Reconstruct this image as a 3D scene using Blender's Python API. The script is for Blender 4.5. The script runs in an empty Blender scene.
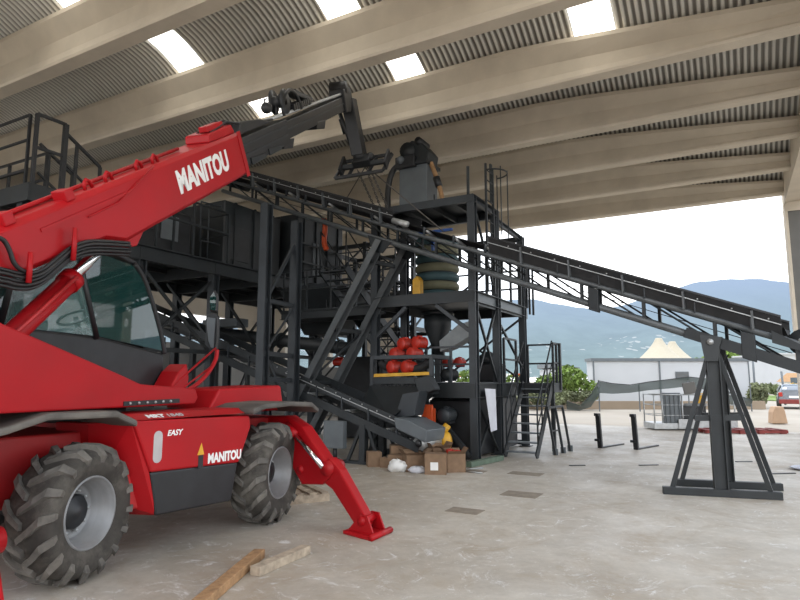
import bpy, bmesh, math, random
from mathutils import Vector, Matrix
random.seed(7)
SC = bpy.context.scene
COL = SC.collection
PI = math.pi

# ------------------------------------------------------------------ frames
PHI = math.radians(29.03)
U = Vector((math.sin(PHI), math.cos(PHI), 0))        # along the hall
V = Vector((math.cos(PHI), -math.sin(PHI), 0))       # across the hall, to the right
Z = Vector((0, 0, 1))
def h(a, b, z=0.0):                                   # hall frame to world
    return Vector((a*U.x+b*V.x, a*U.y+b*V.y, z))
TB = Vector((.2285, .9735, 0)); TN = Vector((.9735, -.2285, 0))
def k(s, n, z):                                       # slewed turret frame of the telehandler
    return Vector((s*TB.x+n*TN.x, s*TB.y+n*TN.y, z))
CO = Vector((4.86, 9.5, 0)); CD = Vector((-.786, .618, 0)); CP = Vector((.618, .786, 0))
def c(t, w, z):                                       # long conveyor frame
    return Vector((CO.x+t*CD.x+w*CP.x, CO.y+t*CD.y+w*CP.y, z))

# ------------------------------------------------------------------ mesh building
class MB:
    def __init__(s): s.v = []; s.f = []; s.sm = []
    def add(s, vs, fs, smooth=False):
        n = len(s.v); s.v += [Vector(x) for x in vs]
        s.f += [tuple(i+n for i in f) for f in fs]; s.sm += [smooth]*len(fs)
        return s
    def box(s, p, ex, ey, ez):
        """box centred on p, half axes ex, ey, ez"""
        p = Vector(p); ex, ey, ez = Vector(ex), Vector(ey), Vector(ez)
        vs = [p+i*ex+j*ey+l*ez for i in (-1, 1) for j in (-1, 1) for l in (-1, 1)]
        return s.add(vs, [(0,1,3,2),(4,6,7,5),(0,4,5,1),(2,3,7,6),(0,2,6,4),(1,5,7,3)])
    def hb(s, a0, a1, b0, b1, z0, z1):                # box in the hall frame
        return s.box(h((a0+a1)/2, (b0+b1)/2, (z0+z1)/2), U*(a1-a0)/2, V*(b1-b0)/2, Z*(z1-z0)/2)
    def kb(s, s0, s1, n0, n1, z0, z1):                # box in the turret frame
        return s.box(k((s0+s1)/2, (n0+n1)/2, (z0+z1)/2), TB*(s1-s0)/2, TN*(n1-n0)/2, Z*(z1-z0)/2)
    def frame(s, p, q, up):
        d = (Vector(q)-Vector(p)).normalized(); up = Vector(up)
        if abs(d.dot(up)) > .97: up = V if abs(d.dot(V)) < .9 else U
        side = d.cross(up).normalized(); return d, side, side.cross(d).normalized()
    def prof(s, p, q, pts, up=Z):
        d, sd, u = s.frame(p, q, up); n = len(pts)
        vs = [Vector(p)+sd*x+u*y for x, y in pts]+[Vector(q)+sd*x+u*y for x, y in pts]
        return s.add(vs, [(i, (i+1) % n, n+(i+1) % n, n+i) for i in range(n)]+[tuple(range(n))[::-1], tuple(range(n, 2*n))])
    def bar(s, p, q, w, hh=None, up=Z):
        hh = w if hh is None else hh; w /= 2; hh /= 2
        return s.prof(p, q, [(-w,-hh),(w,-hh),(w,hh),(-w,hh)], up)
    def ibeam(s, p, q, w, hh, up=Z, t=.018):
        w /= 2; hh /= 2; g = t/2
        return s.prof(p, q, [(-w,-hh),(w,-hh),(w,-hh+t),(g,-hh+t),(g,hh-t),(w,hh-t),(w,hh),(-w,hh),(-w,hh-t),(-g,hh-t),(-g,-hh+t),(-w,-hh+t)], up)
    def chan(s, p, q, w, hh, up=Z, t=.012):
        w /= 2; hh /= 2
        return s.prof(p, q, [(-w,-hh),(w,-hh),(w,-hh+t),(-w+t,-hh+t),(-w+t,hh-t),(w,hh-t),(w,hh),(-w,hh)], up)
    def tube(s, pts, r, n=8, closed=False):
        pts = [Vector(p) for p in pts]; m = len(pts); rings = []
        ref = None
        for i in range(m):
            if closed: d = pts[(i+1) % m]-pts[i-1]
            else: d = pts[min(i+1, m-1)]-pts[max(i-1, 0)]
            d.normalize()
            if ref is None:
                ref = Z if abs(d.z) < .9 else U
            sd = d.cross(ref)
            if sd.length < 1e-4: sd = d.cross(V)
            sd.normalize(); up = sd.cross(d).normalized(); ref = up
            rr = r[i] if isinstance(r, (list, tuple)) else r
            rings.append([pts[i]+(sd*math.cos(2*PI*j/n)+up*math.sin(2*PI*j/n))*rr for j in range(n)])
        vs = [x for rg in rings for x in rg]; fs = []
        for i in range(m if closed else m-1):
            o = ((i+1) % m)*n
            for j in range(n):
                fs.append((i*n+j, i*n+(j+1) % n, o+(j+1) % n, o+j))
        if not closed: 
            fs.append(tuple(range(n))[::-1]); fs.append(tuple(range((m-1)*n, m*n)))
        return s.add(vs, fs, True)
    def lathe(s, prof, o, ax, n=32, arc=None):
        """prof: (radius, offset along ax)"""
        o = Vector(o); ax = Vector(ax).normalized(); ref = Z if abs(ax.z) < .9 else U
        e1 = ax.cross(ref).normalized(); e2 = ax.cross(e1)
        vs = []
        for r, x in prof:
            for j in range(n):
                t = 2*PI*j/n; vs.append(o+ax*x+(e1*math.cos(t)+e2*math.sin(t))*max(r, 1e-4))
        fs = [(i*n+j, i*n+(j+1) % n, (i+1)*n+(j+1) % n, (i+1)*n+j) for i in range(len(prof)-1) for j in range(n)]
        return s.add(vs, fs, True)
    def ext(s, poly, vec):
        n = len(poly); vec = Vector(vec); vs = [Vector(p) for p in poly]; vs += [p+vec for p in vs]
        return s.add(vs, [tuple(range(n))[::-1], tuple(range(n, 2*n))]+[(i, (i+1) % n, n+(i+1) % n, n+i) for i in range(n)])
    def quad(s, *p): return s.add(p, [tuple(range(len(p)))])
    def ball(s, p, r, sc=(1,1,1), n=12):
        p = Vector(p); pr = [(math.sin(PI*i/n)*r, -math.cos(PI*i/n)*r) for i in range(n+1)]
        m = MB(); m.lathe(pr, (0,0,0), Z, n*2)
        return s.add([p+Vector((x.x*sc[0], x.y*sc[1], x.z*sc[2])) for x in m.v], m.f, True)
    def build(s, name, mat, parent=None, bevel=0, loc=None, kind=None):
        if loc is None:
            if parent is not None: loc = wloc(parent)
            else:
                xs = [p.x for p in s.v]; ys = [p.y for p in s.v]; zs = [p.z for p in s.v]
                loc = Vector(((min(xs)+max(xs))/2, (min(ys)+max(ys))/2, min(zs)))
        me = bpy.data.meshes.new(name)
        me.from_pydata([p-loc for p in s.v], [], s.f)
        me.polygons.foreach_set('use_smooth', s.sm)
        bm = bmesh.new(); bm.from_mesh(me); bmesh.ops.recalc_face_normals(bm, faces=bm.faces); bm.to_mesh(me); bm.free()
        me.materials.append(mat)
        o = bpy.data.objects.new(name, me); COL.objects.link(o)
        o.location = loc if parent is None else loc-wloc(parent)
        if parent is not None: o.parent = parent
        if bevel:
            b = o.modifiers.new('bevel', 'BEVEL'); b.width = bevel; b.segments = 2; b.limit_method = 'ANGLE'; b.angle_limit = math.radians(35)
        if kind: o['kind'] = kind
        return o
def wloc(o):
    l = Vector((0,0,0))
    while o is not None: l = l+o.location; o = o.parent
    return l
def tag(o, label, cat, group=None):
    o['label'] = label; o['category'] = cat
    if group: o['group'] = group
    return o
def thing(name, label, cat, loc, group=None):
    o = bpy.data.objects.new(name, None); COL.objects.link(o); o.location = Vector(loc); o.empty_display_size = .2
    return tag(o, label, cat, group)
def struct(name, mb, mat, bevel=0): return mb.build(name, mat, None, bevel, kind='structure')
def dup(root, loc, rz=0, label=None):
    r = root.copy(); COL.objects.link(r); r.location = Vector(loc); r.rotation_euler = (0, 0, rz)
    if label: r['label'] = label
    def rec(o, p):
        for ch in list(o.children):
            q = ch.copy(); COL.objects.link(q); q.parent = p; rec(ch, q)
    rec(root, r)
    return r
def bars(parent, name, mat, segs, w, hh=None, kind='bar', up=Z):
    """each segment a part of its own"""
    for p, q in segs:
        m = MB(); getattr(m, kind)(p, q, w, hh if hh else w, up); m.build(name, mat, parent)
def tubes(parent, name, mat, segs, r, n=8):
    for pts in segs: MB().tube(pts, r, n).build(name, mat, parent)

# ------------------------------------------------------------------ materials
def nodes(name):
    m = bpy.data.materials.new(name); m.use_nodes = True
    nt = m.node_tree; return m, nt, nt.nodes['Principled BSDF']
def mat(name, col, rough=.5, metal=0, var=.12, scale=6, bump=0, spec=.5, coat=0, dirt=None, dirt_amt=.5, bscale=None):
    m, nt, p = nodes(name); N = nt.nodes; L = nt.links
    p.inputs['Roughness'].default_value = rough; p.inputs['Metallic'].default_value = metal
    p.inputs['Specular IOR Level'].default_value = spec; p.inputs['Coat Weight'].default_value = coat
    tc = N.new('ShaderNodeTexCoord'); nz = N.new('ShaderNodeTexNoise'); nz.inputs['Scale'].default_value = scale; nz.inputs['Detail'].default_value = 6
    L.new(tc.outputs['Object'], nz.inputs['Vector'])
    cr = N.new('ShaderNodeValToRGB'); cr.color_ramp.elements[0].position = .3; cr.color_ramp.elements[1].position = .7
    lo = [x*(1-var) for x in col]; hi = [min(1, x*(1+var)) for x in col]
    cr.color_ramp.elements[0].color = (*lo, 1); cr.color_ramp.elements[1].color = (*hi, 1)
    L.new(nz.outputs['Fac'], cr.inputs['Fac']); out = cr.outputs['Color']
    if dirt:
        n2 = N.new('ShaderNodeTexNoise'); n2.inputs['Scale'].default_value = scale*.35; n2.inputs['Detail'].default_value = 8; n2.inputs['Roughness'].default_value = .7
        L.new(tc.outputs['Object'], n2.inputs['Vector'])
        r2 = N.new('ShaderNodeValToRGB'); r2.color_ramp.elements[0].position = .45; r2.color_ramp.elements[1].position = .75
        r2.color_ramp.elements[1].color = (dirt_amt,)*3+(1,)
        L.new(n2.outputs['Fac'], r2.inputs['Fac'])
        mx = N.new('ShaderNodeMix'); mx.data_type = 'RGBA'; mx.inputs['B'].default_value = (*dirt, 1)
        L.new(r2.outputs['Color'], mx.inputs['Factor']); L.new(out, mx.inputs['A']); out = mx.outputs['Result']
    L.new(out, p.inputs['Base Color'])
    if bump:
        n3 = N.new('ShaderNodeTexNoise'); n3.inputs['Scale'].default_value = bscale or scale*4; n3.inputs['Detail'].default_value = 6
        L.new(tc.outputs['Object'], n3.inputs['Vector'])
        b = N.new('ShaderNodeBump'); b.inputs['Strength'].default_value = bump; b.inputs['Distance'].default_value = .02
        L.new(n3.outputs['Fac'], b.inputs['Height']); L.new(b.outputs['Normal'], p.inputs['Normal'])
    return m
def glass(name, col, alpha=.5, rough=.03):
    m, nt, p = nodes(name); p.inputs['Base Color'].default_value = (*col, 1); p.inputs['Roughness'].default_value = rough
    p.inputs['Alpha'].default_value = alpha; p.inputs['Specular IOR Level'].default_value = .9
    return m
M = {}
M['red'] = mat('red_paint', (.37,.005,.009), .42, var=.08, scale=2, spec=.25, coat=.0, dirt=(.30,.02,.022), dirt_amt=.4)
M['reddark'] = mat('red_paint_plain', (.38,.012,.014), .5, var=.15, scale=3)  # second red without the dirt layer, for chassis and oil pipe
M['steel'] = mat('anthracite_steel', (.012,.0155,.018), .5, var=.25, scale=3, dirt=(.05,.052,.05), dirt_amt=.3)
M['steel2'] = mat('anthracite_steel_light', (.023,.028,.033), .45, var=.2, scale=3)
M['tube'] = mat('steel_tube', (.085,.093,.098), .35, var=.2, scale=4)
M['black'] = mat('black_metal', (.014,.015,.017), .45, var=.3, scale=5)
M['rubber'] = mat('belt_rubber', (.016,.016,.017), .8, var=.3, scale=8)
M['tire'] = mat('tire_rubber', (.045,.04,.034), .9, var=.3, scale=7, dirt=(.17,.155,.13), dirt_amt=.8, bump=.2)
M['lug'] = mat('tire_lug_rubber', (.10,.093,.083), .9, var=.35, scale=9, dirt=(.22,.20,.17), dirt_amt=.8)
M['rim'] = mat('rim_grey', (.24,.245,.25), .45, metal=.2, var=.1, scale=8, dirt=(.2,.19,.17), dirt_amt=.5)
M['fender'] = mat('dusty_fender', (.085,.078,.07), .75, var=.25, scale=4, dirt=(.22,.20,.17), dirt_amt=.7)
M['chrome'] = mat('chrome_rod', (.75,.76,.78), .15, metal=1, var=.03)
M['galv'] = mat('galvanised', (.42,.43,.43), .45, metal=.6, var=.12, scale=10)
M['greyp'] = mat('grey_panel', (.11,.125,.135), .5, var=.12, scale=3)
M['white'] = mat('white_paint', (.80,.80,.78), .5, var=.05)
M['decal'] = mat('grey_decal', (.45,.42,.42), .6, var=.1)
M['paper'] = mat('white_paper', (.62,.63,.68), .8, var=.06)
M['yellow'] = mat('yellow_paint', (.62,.33,.02), .5, var=.15)
M['orange'] = mat('orange_paint', (.55,.07,.015), .5, var=.15)
M['redmotor'] = mat('orange_red_motor', (.42,.022,.010), .4, var=.15)
M['wood'] = mat('raw_timber', (.33,.19,.09), .8, var=.3, scale=12, bump=.3)
M['wood2'] = mat('weathered_timber', (.38,.31,.23), .85, var=.3, scale=12, bump=.3)
M['card'] = mat('cardboard', (.22,.14,.085), .85, var=.12, scale=10)
M['blue'] = mat('blue_paint', (.02,.09,.35), .4, var=.1)
M['hose'] = mat('black_hose', (.012,.012,.013), .4, var=.2)
M['ringA'] = mat('beige_ring', (.17,.165,.10), .6, var=.1)
M['ringB'] = mat('teal_ring', (.05,.10,.11), .6, var=.1)
M['chain'] = mat('chain_steel', (.12,.11,.10), .5, metal=.7, var=.3, scale=30)
M['rust'] = mat('red_pallet', (.20,.03,.025), .7, var=.2)
M['glass'] = glass('tinted_cab_glass', (.010,.045,.04), .74, .02)
M['glassc'] = glass('clear_cab_glass', (.2,.35,.33), .22)
M['pane'] = glass('window_pane', (.6,.75,.9), .12)

# concrete, roof
def concrete_floor():
    m, nt, p = nodes('concrete_floor'); N = nt.nodes; L = nt.links
    tc = N.new('ShaderNodeTexCoord')
    def noise(sc, det, rough=.6, dist=0):
        n = N.new('ShaderNodeTexNoise'); n.inputs['Scale'].default_value = sc; n.inputs['Detail'].default_value = det
        n.inputs['Roughness'].default_value = rough; n.inputs['Distortion'].default_value = dist
        L.new(tc.outputs['Object'], n.inputs['Vector']); return n
    def ramp(n, a, ca, b, cb):
        r = N.new('ShaderNodeValToRGB'); r.color_ramp.elements[0].position = a; r.color_ramp.elements[1].position = b
        r.color_ramp.elements[0].color = ca; r.color_ramp.elements[1].color = cb; L.new(n.outputs['Fac'], r.inputs['Fac']); return r
    def mix(f, A, B, mode='MIX'):
        x = N.new('ShaderNodeMix'); x.data_type = 'RGBA'; x.blend_type = mode
        if isinstance(f, float): x.inputs['Factor'].default_value = f
        else: L.new(f, x.inputs['Factor'])
        for sck, val in (('A', A), ('B', B)):
            if isinstance(val, tuple): x.inputs[sck].default_value = val
            else: L.new(val, x.inputs[sck])
        return x.outputs['Result']
    base = ramp(noise(.35, 8, .65, .4), .32, (.33,.285,.23,1), .68, (.58,.54,.475,1)).outputs['Color']
    fine = ramp(noise(6, 8, .75), .3, (.84,.83,.82,1), .7, (1.08,1.07,1.06,1)).outputs['Color']
    col = mix(1., base, fine, 'MULTIPLY')
    stain = ramp(noise(.9, 10, .75, 1.2), .50, (0,0,0,1), .68, (1,1,1,1)).outputs['Color']
    col = mix(mix(1., stain, (.60,.60,.60,1), 'MULTIPLY'), col, (.33,.25,.165,1))
    chalk = ramp(noise(2.2, 12, .85, 2.5), .55, (0,0,0,1), .62, (1,1,1,1)).outputs['Color']
    col = mix(mix(1., chalk, (.75,.75,.75,1), 'MULTIPLY'), col, (.72,.72,.71,1))
    L.new(col, p.inputs['Base Color'])
    r = ramp(noise(1.2, 6), .3, (.42,)*3+(1,), .7, (.75,)*3+(1,)); L.new(r.outputs['Color'], p.inputs['Roughness'])
    b = N.new('ShaderNodeBump'); b.inputs['Strength'].default_value = .15; b.inputs['Distance'].default_value = .02
    L.new(noise(9, 8, .7).outputs['Fac'], b.inputs['Height']); L.new(b.outputs['Normal'], p.inputs['Normal'])
    return m
M['floor'] = concrete_floor()
M['patch'] = mat('floor_patch', (.24,.20,.155), .8, var=.2, scale=8)
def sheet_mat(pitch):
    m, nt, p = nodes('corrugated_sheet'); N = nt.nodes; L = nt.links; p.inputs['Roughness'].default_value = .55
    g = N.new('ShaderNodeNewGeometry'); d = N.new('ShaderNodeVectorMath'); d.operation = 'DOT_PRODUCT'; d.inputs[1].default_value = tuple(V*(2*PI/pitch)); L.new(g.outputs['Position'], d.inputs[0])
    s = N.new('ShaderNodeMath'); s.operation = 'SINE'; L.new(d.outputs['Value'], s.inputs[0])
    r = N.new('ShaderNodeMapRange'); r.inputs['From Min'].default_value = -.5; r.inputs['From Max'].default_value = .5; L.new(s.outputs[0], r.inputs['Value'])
    mx = N.new('ShaderNodeMix'); mx.data_type = 'RGBA'; mx.inputs['A'].default_value = (.74,.72,.66,1); mx.inputs['B'].default_value = (.24,.225,.20,1)  # shade of the grooves put into the colour as light and dark stripes
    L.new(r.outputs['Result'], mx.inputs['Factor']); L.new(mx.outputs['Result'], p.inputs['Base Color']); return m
M['beam'] = mat('precast_concrete', (.60,.525,.42), .85, var=.10, scale=1.2, dirt=(.44,.38,.30), dirt_amt=.5, bump=.1)
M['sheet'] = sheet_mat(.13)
M['wallc'] = mat('wall_panel', (.47,.42,.35), .85, var=.06, scale=1)
M['wallg'] = mat('wall_grey', (.26,.255,.245), .85, var=.08, scale=1)
M['colg'] = mat('column_grey', (.13,.125,.115), .7, var=.08, scale=2)
M['ground'] = mat('outside_ground', (.30,.265,.22), .9, var=.12, scale=.25, dirt=(.38,.35,.31), dirt_amt=.6)
M['kerb'] = mat('tan_wall', (.27,.21,.15), .9, var=.1, scale=.8)
M['prefab'] = mat('prefab_white', (.46,.47,.48), .6, var=.05, scale=.5)
M['tent'] = mat('tent_cream', (.38,.34,.26), .7, var=.04)
M['leaf'] = mat('leaf_green', (.13,.20,.035), .8, var=.5, scale=1.5)
M['leaf2'] = mat('leaf_olive', (.17,.19,.10), .85, var=.5, scale=1.5)
M['net'] = glass('green_net', (.035,.05,.045), .86, .9)
M['carp'] = mat('silver_car', (.22,.24,.27), .25, metal=.6, var=.04)
M['carg'] = mat('car_glass', (.06,.08,.10), .1, var=.1)
M['block'] = mat('beige_block', (.42,.28,.18), .8, var=.06)
def skylight():
    m, nt, p = nodes('skylight_sheet'); p.inputs['Base Color'].default_value = (.8,.8,.75,1)
    p.inputs['Emission Color'].default_value = (1,.985,.93,1); p.inputs['Emission Strength'].default_value = 3.2
    return m
M['sky'] = skylight()
def hills_mat():
    m, nt, p = nodes('hazy_hills'); N = nt.nodes; L = nt.links
    tc = N.new('ShaderNodeTexCoord'); n = N.new('ShaderNodeTexNoise'); n.inputs['Scale'].default_value = .006; n.inputs['Detail'].default_value = 9; n.inputs['Roughness'].default_value = .65
    L.new(tc.outputs['Object'], n.inputs['Vector'])
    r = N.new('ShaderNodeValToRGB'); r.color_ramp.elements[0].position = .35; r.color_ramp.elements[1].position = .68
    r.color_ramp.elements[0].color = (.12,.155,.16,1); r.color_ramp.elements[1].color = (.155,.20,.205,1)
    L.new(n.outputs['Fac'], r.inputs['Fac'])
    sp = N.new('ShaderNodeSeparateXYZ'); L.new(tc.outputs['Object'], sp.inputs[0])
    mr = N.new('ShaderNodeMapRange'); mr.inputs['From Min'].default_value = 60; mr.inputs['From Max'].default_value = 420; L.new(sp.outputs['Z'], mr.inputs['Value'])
    mx = N.new('ShaderNodeMix'); mx.data_type = 'RGBA'; mx.inputs['B'].default_value = (.16,.20,.255,1)  # distance haze put into the base colour, bluer towards the ridge
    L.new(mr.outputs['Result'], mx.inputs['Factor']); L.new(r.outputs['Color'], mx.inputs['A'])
    # villages: fine bright specks in a low band
    vn = N.new('ShaderNodeTexVoronoi'); vn.inputs['Scale'].default_value = .03; L.new(tc.outputs['Object'], vn.inputs['Vector'])
    lt = N.new('ShaderNodeMath'); lt.operation = 'LESS_THAN'; lt.inputs[1].default_value = .28; L.new(vn.outputs['Distance'], lt.inputs[0])
    n2 = N.new('ShaderNodeTexNoise'); n2.inputs['Scale'].default_value = .0035; n2.inputs['Detail'].default_value = 4; L.new(tc.outputs['Object'], n2.inputs['Vector'])
    gt = N.new('ShaderNodeMath'); gt.operation = 'GREATER_THAN'; gt.inputs[1].default_value = .54; L.new(n2.outputs['Fac'], gt.inputs[0])
    b1 = N.new('ShaderNodeMath'); b1.operation = 'LESS_THAN'; b1.inputs[1].default_value = 150; L.new(sp.outputs['Z'], b1.inputs[0])
    a1 = N.new('ShaderNodeMath'); a1.operation = 'MULTIPLY'; L.new(lt.outputs[0], a1.inputs[0]); L.new(gt.outputs[0], a1.inputs[1])
    a2 = N.new('ShaderNodeMath'); a2.operation = 'MULTIPLY'; L.new(a1.outputs[0], a2.inputs[0]); L.new(b1.outputs[0], a2.inputs[1])
    a3 = N.new('ShaderNodeMath'); a3.operation = 'MULTIPLY'; a3.inputs[1].default_value = .6; L.new(a2.outputs[0], a3.inputs[0])
    m2 = N.new('ShaderNodeMix'); m2.data_type = 'RGBA'; m2.inputs['B'].default_value = (.32,.33,.33,1)
    L.new(a3.outputs[0], m2.inputs['Factor']); L.new(mx.outputs['Result'], m2.inputs['A'])
    L.new(m2.outputs['Result'], p.inputs['Base Color']); p.inputs['Roughness'].default_value = 1; p.inputs['Specular IOR Level'].default_value = 0
    return m
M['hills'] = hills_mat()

# ------------------------------------------------------------------ camera, sky, sun, added fill lamp
cam = bpy.data.cameras.new('camera'); cam.sensor_width = 36; cam.lens = 27; cam.clip_end = 6000; cam.clip_start = .05
co = bpy.data.objects.new('camera', cam); COL.objects.link(co); co.location = (0, 0, 1.7); co.rotation_euler = (math.radians(90+7.6), 0, 0)
SC.camera = co
def world():
    w = bpy.data.worlds.new('sky'); SC.world = w; w.use_nodes = True; nt = w.node_tree; N = nt.nodes; L = nt.links
    bg = N['Background']; tc = N.new('ShaderNodeTexCoord'); sp = N.new('ShaderNodeSeparateXYZ'); L.new(tc.outputs['Generated'], sp.inputs[0])
    r = N.new('ShaderNodeValToRGB'); e = r.color_ramp.elements
    e[0].position = 0; e[0].color = (.93,.96,1,1); e[1].position = .6; e[1].color = (.60,.74,.95,1)
    L.new(sp.outputs['Z'], r.inputs['Fac'])
    n = N.new('ShaderNodeTexNoise'); n.inputs['Scale'].default_value = 3.5; n.inputs['Detail'].default_value = 8; L.new(tc.outputs['Generated'], n.inputs['Vector'])
    r2 = N.new('ShaderNodeValToRGB'); r2.color_ramp.elements[0].position = .42; r2.color_ramp.elements[1].position = .6; L.new(n.outputs['Fac'], r2.inputs['Fac'])
    mx = N.new('ShaderNodeMix'); mx.data_type = 'RGBA'; mx.inputs['B'].default_value = (1.0,1.0,1.0,1)
    L.new(r2.outputs['Color'], mx.inputs['Factor']); L.new(r.outputs['Color'], mx.inputs['A'])
    L.new(mx.outputs['Result'], bg.inputs['Color']); bg.inputs['Strength'].default_value = 2.5
world()
def sun(name, strength, angle, d, col=(1,.96,.9)):
    l = bpy.data.lights.new(name, 'SUN'); l.energy = strength; l.angle = math.radians(angle); l.color = col
    o = bpy.data.objects.new(name, l); COL.objects.link(o); o.location = (0, 0, 30)
    o.rotation_euler = Vector(d).to_track_quat('-Z', 'Y').to_euler()
sun('sun', 2.0, 1.5, U*.10+V*.28-Z)
sun('fill_sun', 1.1, 90, U*1.0-V*.35-Z*.12, (1,.96,.90))  # added fill lamp from behind the camera, brightens the hall interior
SC.view_settings.view_transform = 'Standard'; SC.view_settings.look = 'None'; SC.view_settings.exposure = 0.0

# ------------------------------------------------------------------ hall shell
struct('floor', MB().hb(-8, 23.9, -21, 4.5, -.25, 0), M['floor'])
def flat_patch(x, y, w, d, rz):
    ca, sa = math.cos(rz), math.sin(rz)
    return MB().box((x, y, .003), (w/2*ca, w/2*sa, 0), (-d/2*sa, d/2*ca, 0), (0, 0, .003))
for i, (x, y, w, d) in enumerate([(.85,8.16,.45,.30), (1.82,9.3,.55,.42), (2.3,11.3,.6,.35), (1.35,11.6,.5,.35)]):
    struct('trim_%d' % (i+30), flat_patch(x, y, w, d, -PHI), M['patch'])

ZB = 7.8
def depth(b):
    e = min(b+3.5, -20.0-b) if b < -12 else b+3.5
    return .90 if b <= -3.5 else .90-.096*(b+3.5)*(1 if b < 1.5 else 1)
BA = [23.0-2.75*i for i in range(10)]
BS = [1.8-1.15*i for i in range(21)]
for i, a in enumerate(BA):
    m = MB(); vs = []; fs = []
    for b in BS:
        d = depth(b)
        P = [(-.15,0),(.15,0),(.17,.05),(.14,.22*d),(.15,.55*d),(.37,d-.09),(.37,d),(-.37,d),(-.37,d-.09),(-.15,.55*d),(-.14,.22*d),(-.17,.05)]
        vs += [h(a+x, b, ZB+z) for x, z in P]
    n = 12
    for j in range(len(BS)-1):
        for q in range(n): fs.append((j*n+q, j*n+(q+1) % n, (j+1)*n+(q+1) % n, (j+1)*n+q))
    fs += [tuple(range(n)), tuple(range((len(BS)-1)*n, len(BS)*n))]
    m.add(vs, fs); struct('trim_%d' % (i+1), m, M['beam'])
SKB = [-10.5, -6.25, -2.05]
nb = 0
for i in range(len(BA)-1):
    a1, a0 = BA[i], BA[i+1]
    def arc(t, b, off=0): return h(a0+(a1-a0)*t, b, ZB+depth(b)-.02+.50*math.sin(PI*t)+off)
    skies = SKB if a0 < 10 else ([-2.05] if a0 < 13 and False else [])
    NS = 10; pitch = .13; st = pitch/6
    bb = -21.2; cols = []
    m = MB(); j = 0; vs = []; fs = []
    while bb <= 2.3:
        off = .032*max(-1,min(1,1.6*math.sin(2*PI*bb/pitch)))
        vs += [arc(q/NS, bb, off) for q in range(NS+1)]; cols.append(bb); bb += st
    for j in range(len(cols)-1):
        mid = (cols[j]+cols[j+1])/2
        if any(abs(mid-s) < .39 for s in skies): continue
        for q in range(NS): fs.append((j*(NS+1)+q, j*(NS+1)+q+1, (j+1)*(NS+1)+q+1, (j+1)*(NS+1)+q))
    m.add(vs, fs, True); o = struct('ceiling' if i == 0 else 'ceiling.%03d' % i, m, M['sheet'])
    for s in skies:
        m = MB(); vs = []; fs = []
        for x in (-.40, .40): vs += [arc(q/NS, s+x, .005) for q in range(NS+1)]
        fs = [(q, q+1, NS+1+q+1, NS+1+q) for q in range(NS)]
        m.add(vs, fs, True); nb += 1; struct('window_%d' % (nb+10), m, M['sky'])
# edge beam and corner column on the right
struct('trim_20', MB().hb(-8, 23.9, 1.78, 2.5, 7.5, 9.2), M['beam'])
struct('trim_21', MB().hb(22.9, 23.7, 1.82, 2.9, 7.2, 8.2), M['beam'])
struct('trim_22', MB().hb(22.95, 23.65, 1.84, 2.9, 0, 7.2), M['colg'])
struct('trim_23', MB().hb(22.90, 23.70, 1.76, 1.84, 0, 7.4), M['beam'])
# left wall with a long strip window
def wall_strip(name, f, z0, z1, material): struct(name, f(z0, z1), material)
lw = lambda a0, a1, z0, z1: MB().hb(a0, a1, -21.4, -21.0, z0, z1)
struct('wall_left', MB().hb(-8, 23.9, -21.4, -21.0, 0, 3.3), M['wallg'])
struct('wall_left.001', MB().hb(-8, 23.9, -21.4, -21.0, 4.65, 9.6), M['wallc'])
struct('wall_left.002', MB().hb(22.0, 23.9, -21.4, -21.0, 3.3, 4.65), M['wallc'])
for i, a in enumerate((-4, 2.5, 9)): struct('wall_left.%03d' % (i+3), MB().hb(a, a+.5, -21.4, -21.0, 3.3, 4.65), M['wallc'])
struct('window_1', MB().hb(-8, 22.0, -21.22, -21.19, 3.3, 4.65), M['pane'])
for i, a in enumerate((6, 10.5, 15, 19.5)):
    struct('trim_%d' % (24+i), MB().hb(a, a+.06, -21.0, -20.96, 0, 3.3), M['colg'])
# gable wall, closed only on its left part
struct('wall_back', MB().hb(23.5, 23.8, -21.0, -13.3, 0, 2.3), M['wallg'])
struct('wall_back.001', MB().hb(23.5, 23.8, -21.0, -13.3, 5.0, 9.5), M['wallc'])
for i, (b0, b1) in enumerate(((-21,-19.6), (-17.4,-16.9), (-14.9,-13.3))):
    struct('wall_back.%03d' % (i+2), MB().hb(23.5, 23.8, b0, b1, 2.3, 5.0), M['wallc'])
struct('window_2', MB().hb(23.64, 23.67, -19.6, -17.4, 2.3, 5.0), M['pane'])
struct('window_3', MB().hb(23.64, 23.67, -16.9, -14.9, 2.3, 5.0), M['pane'])

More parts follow.
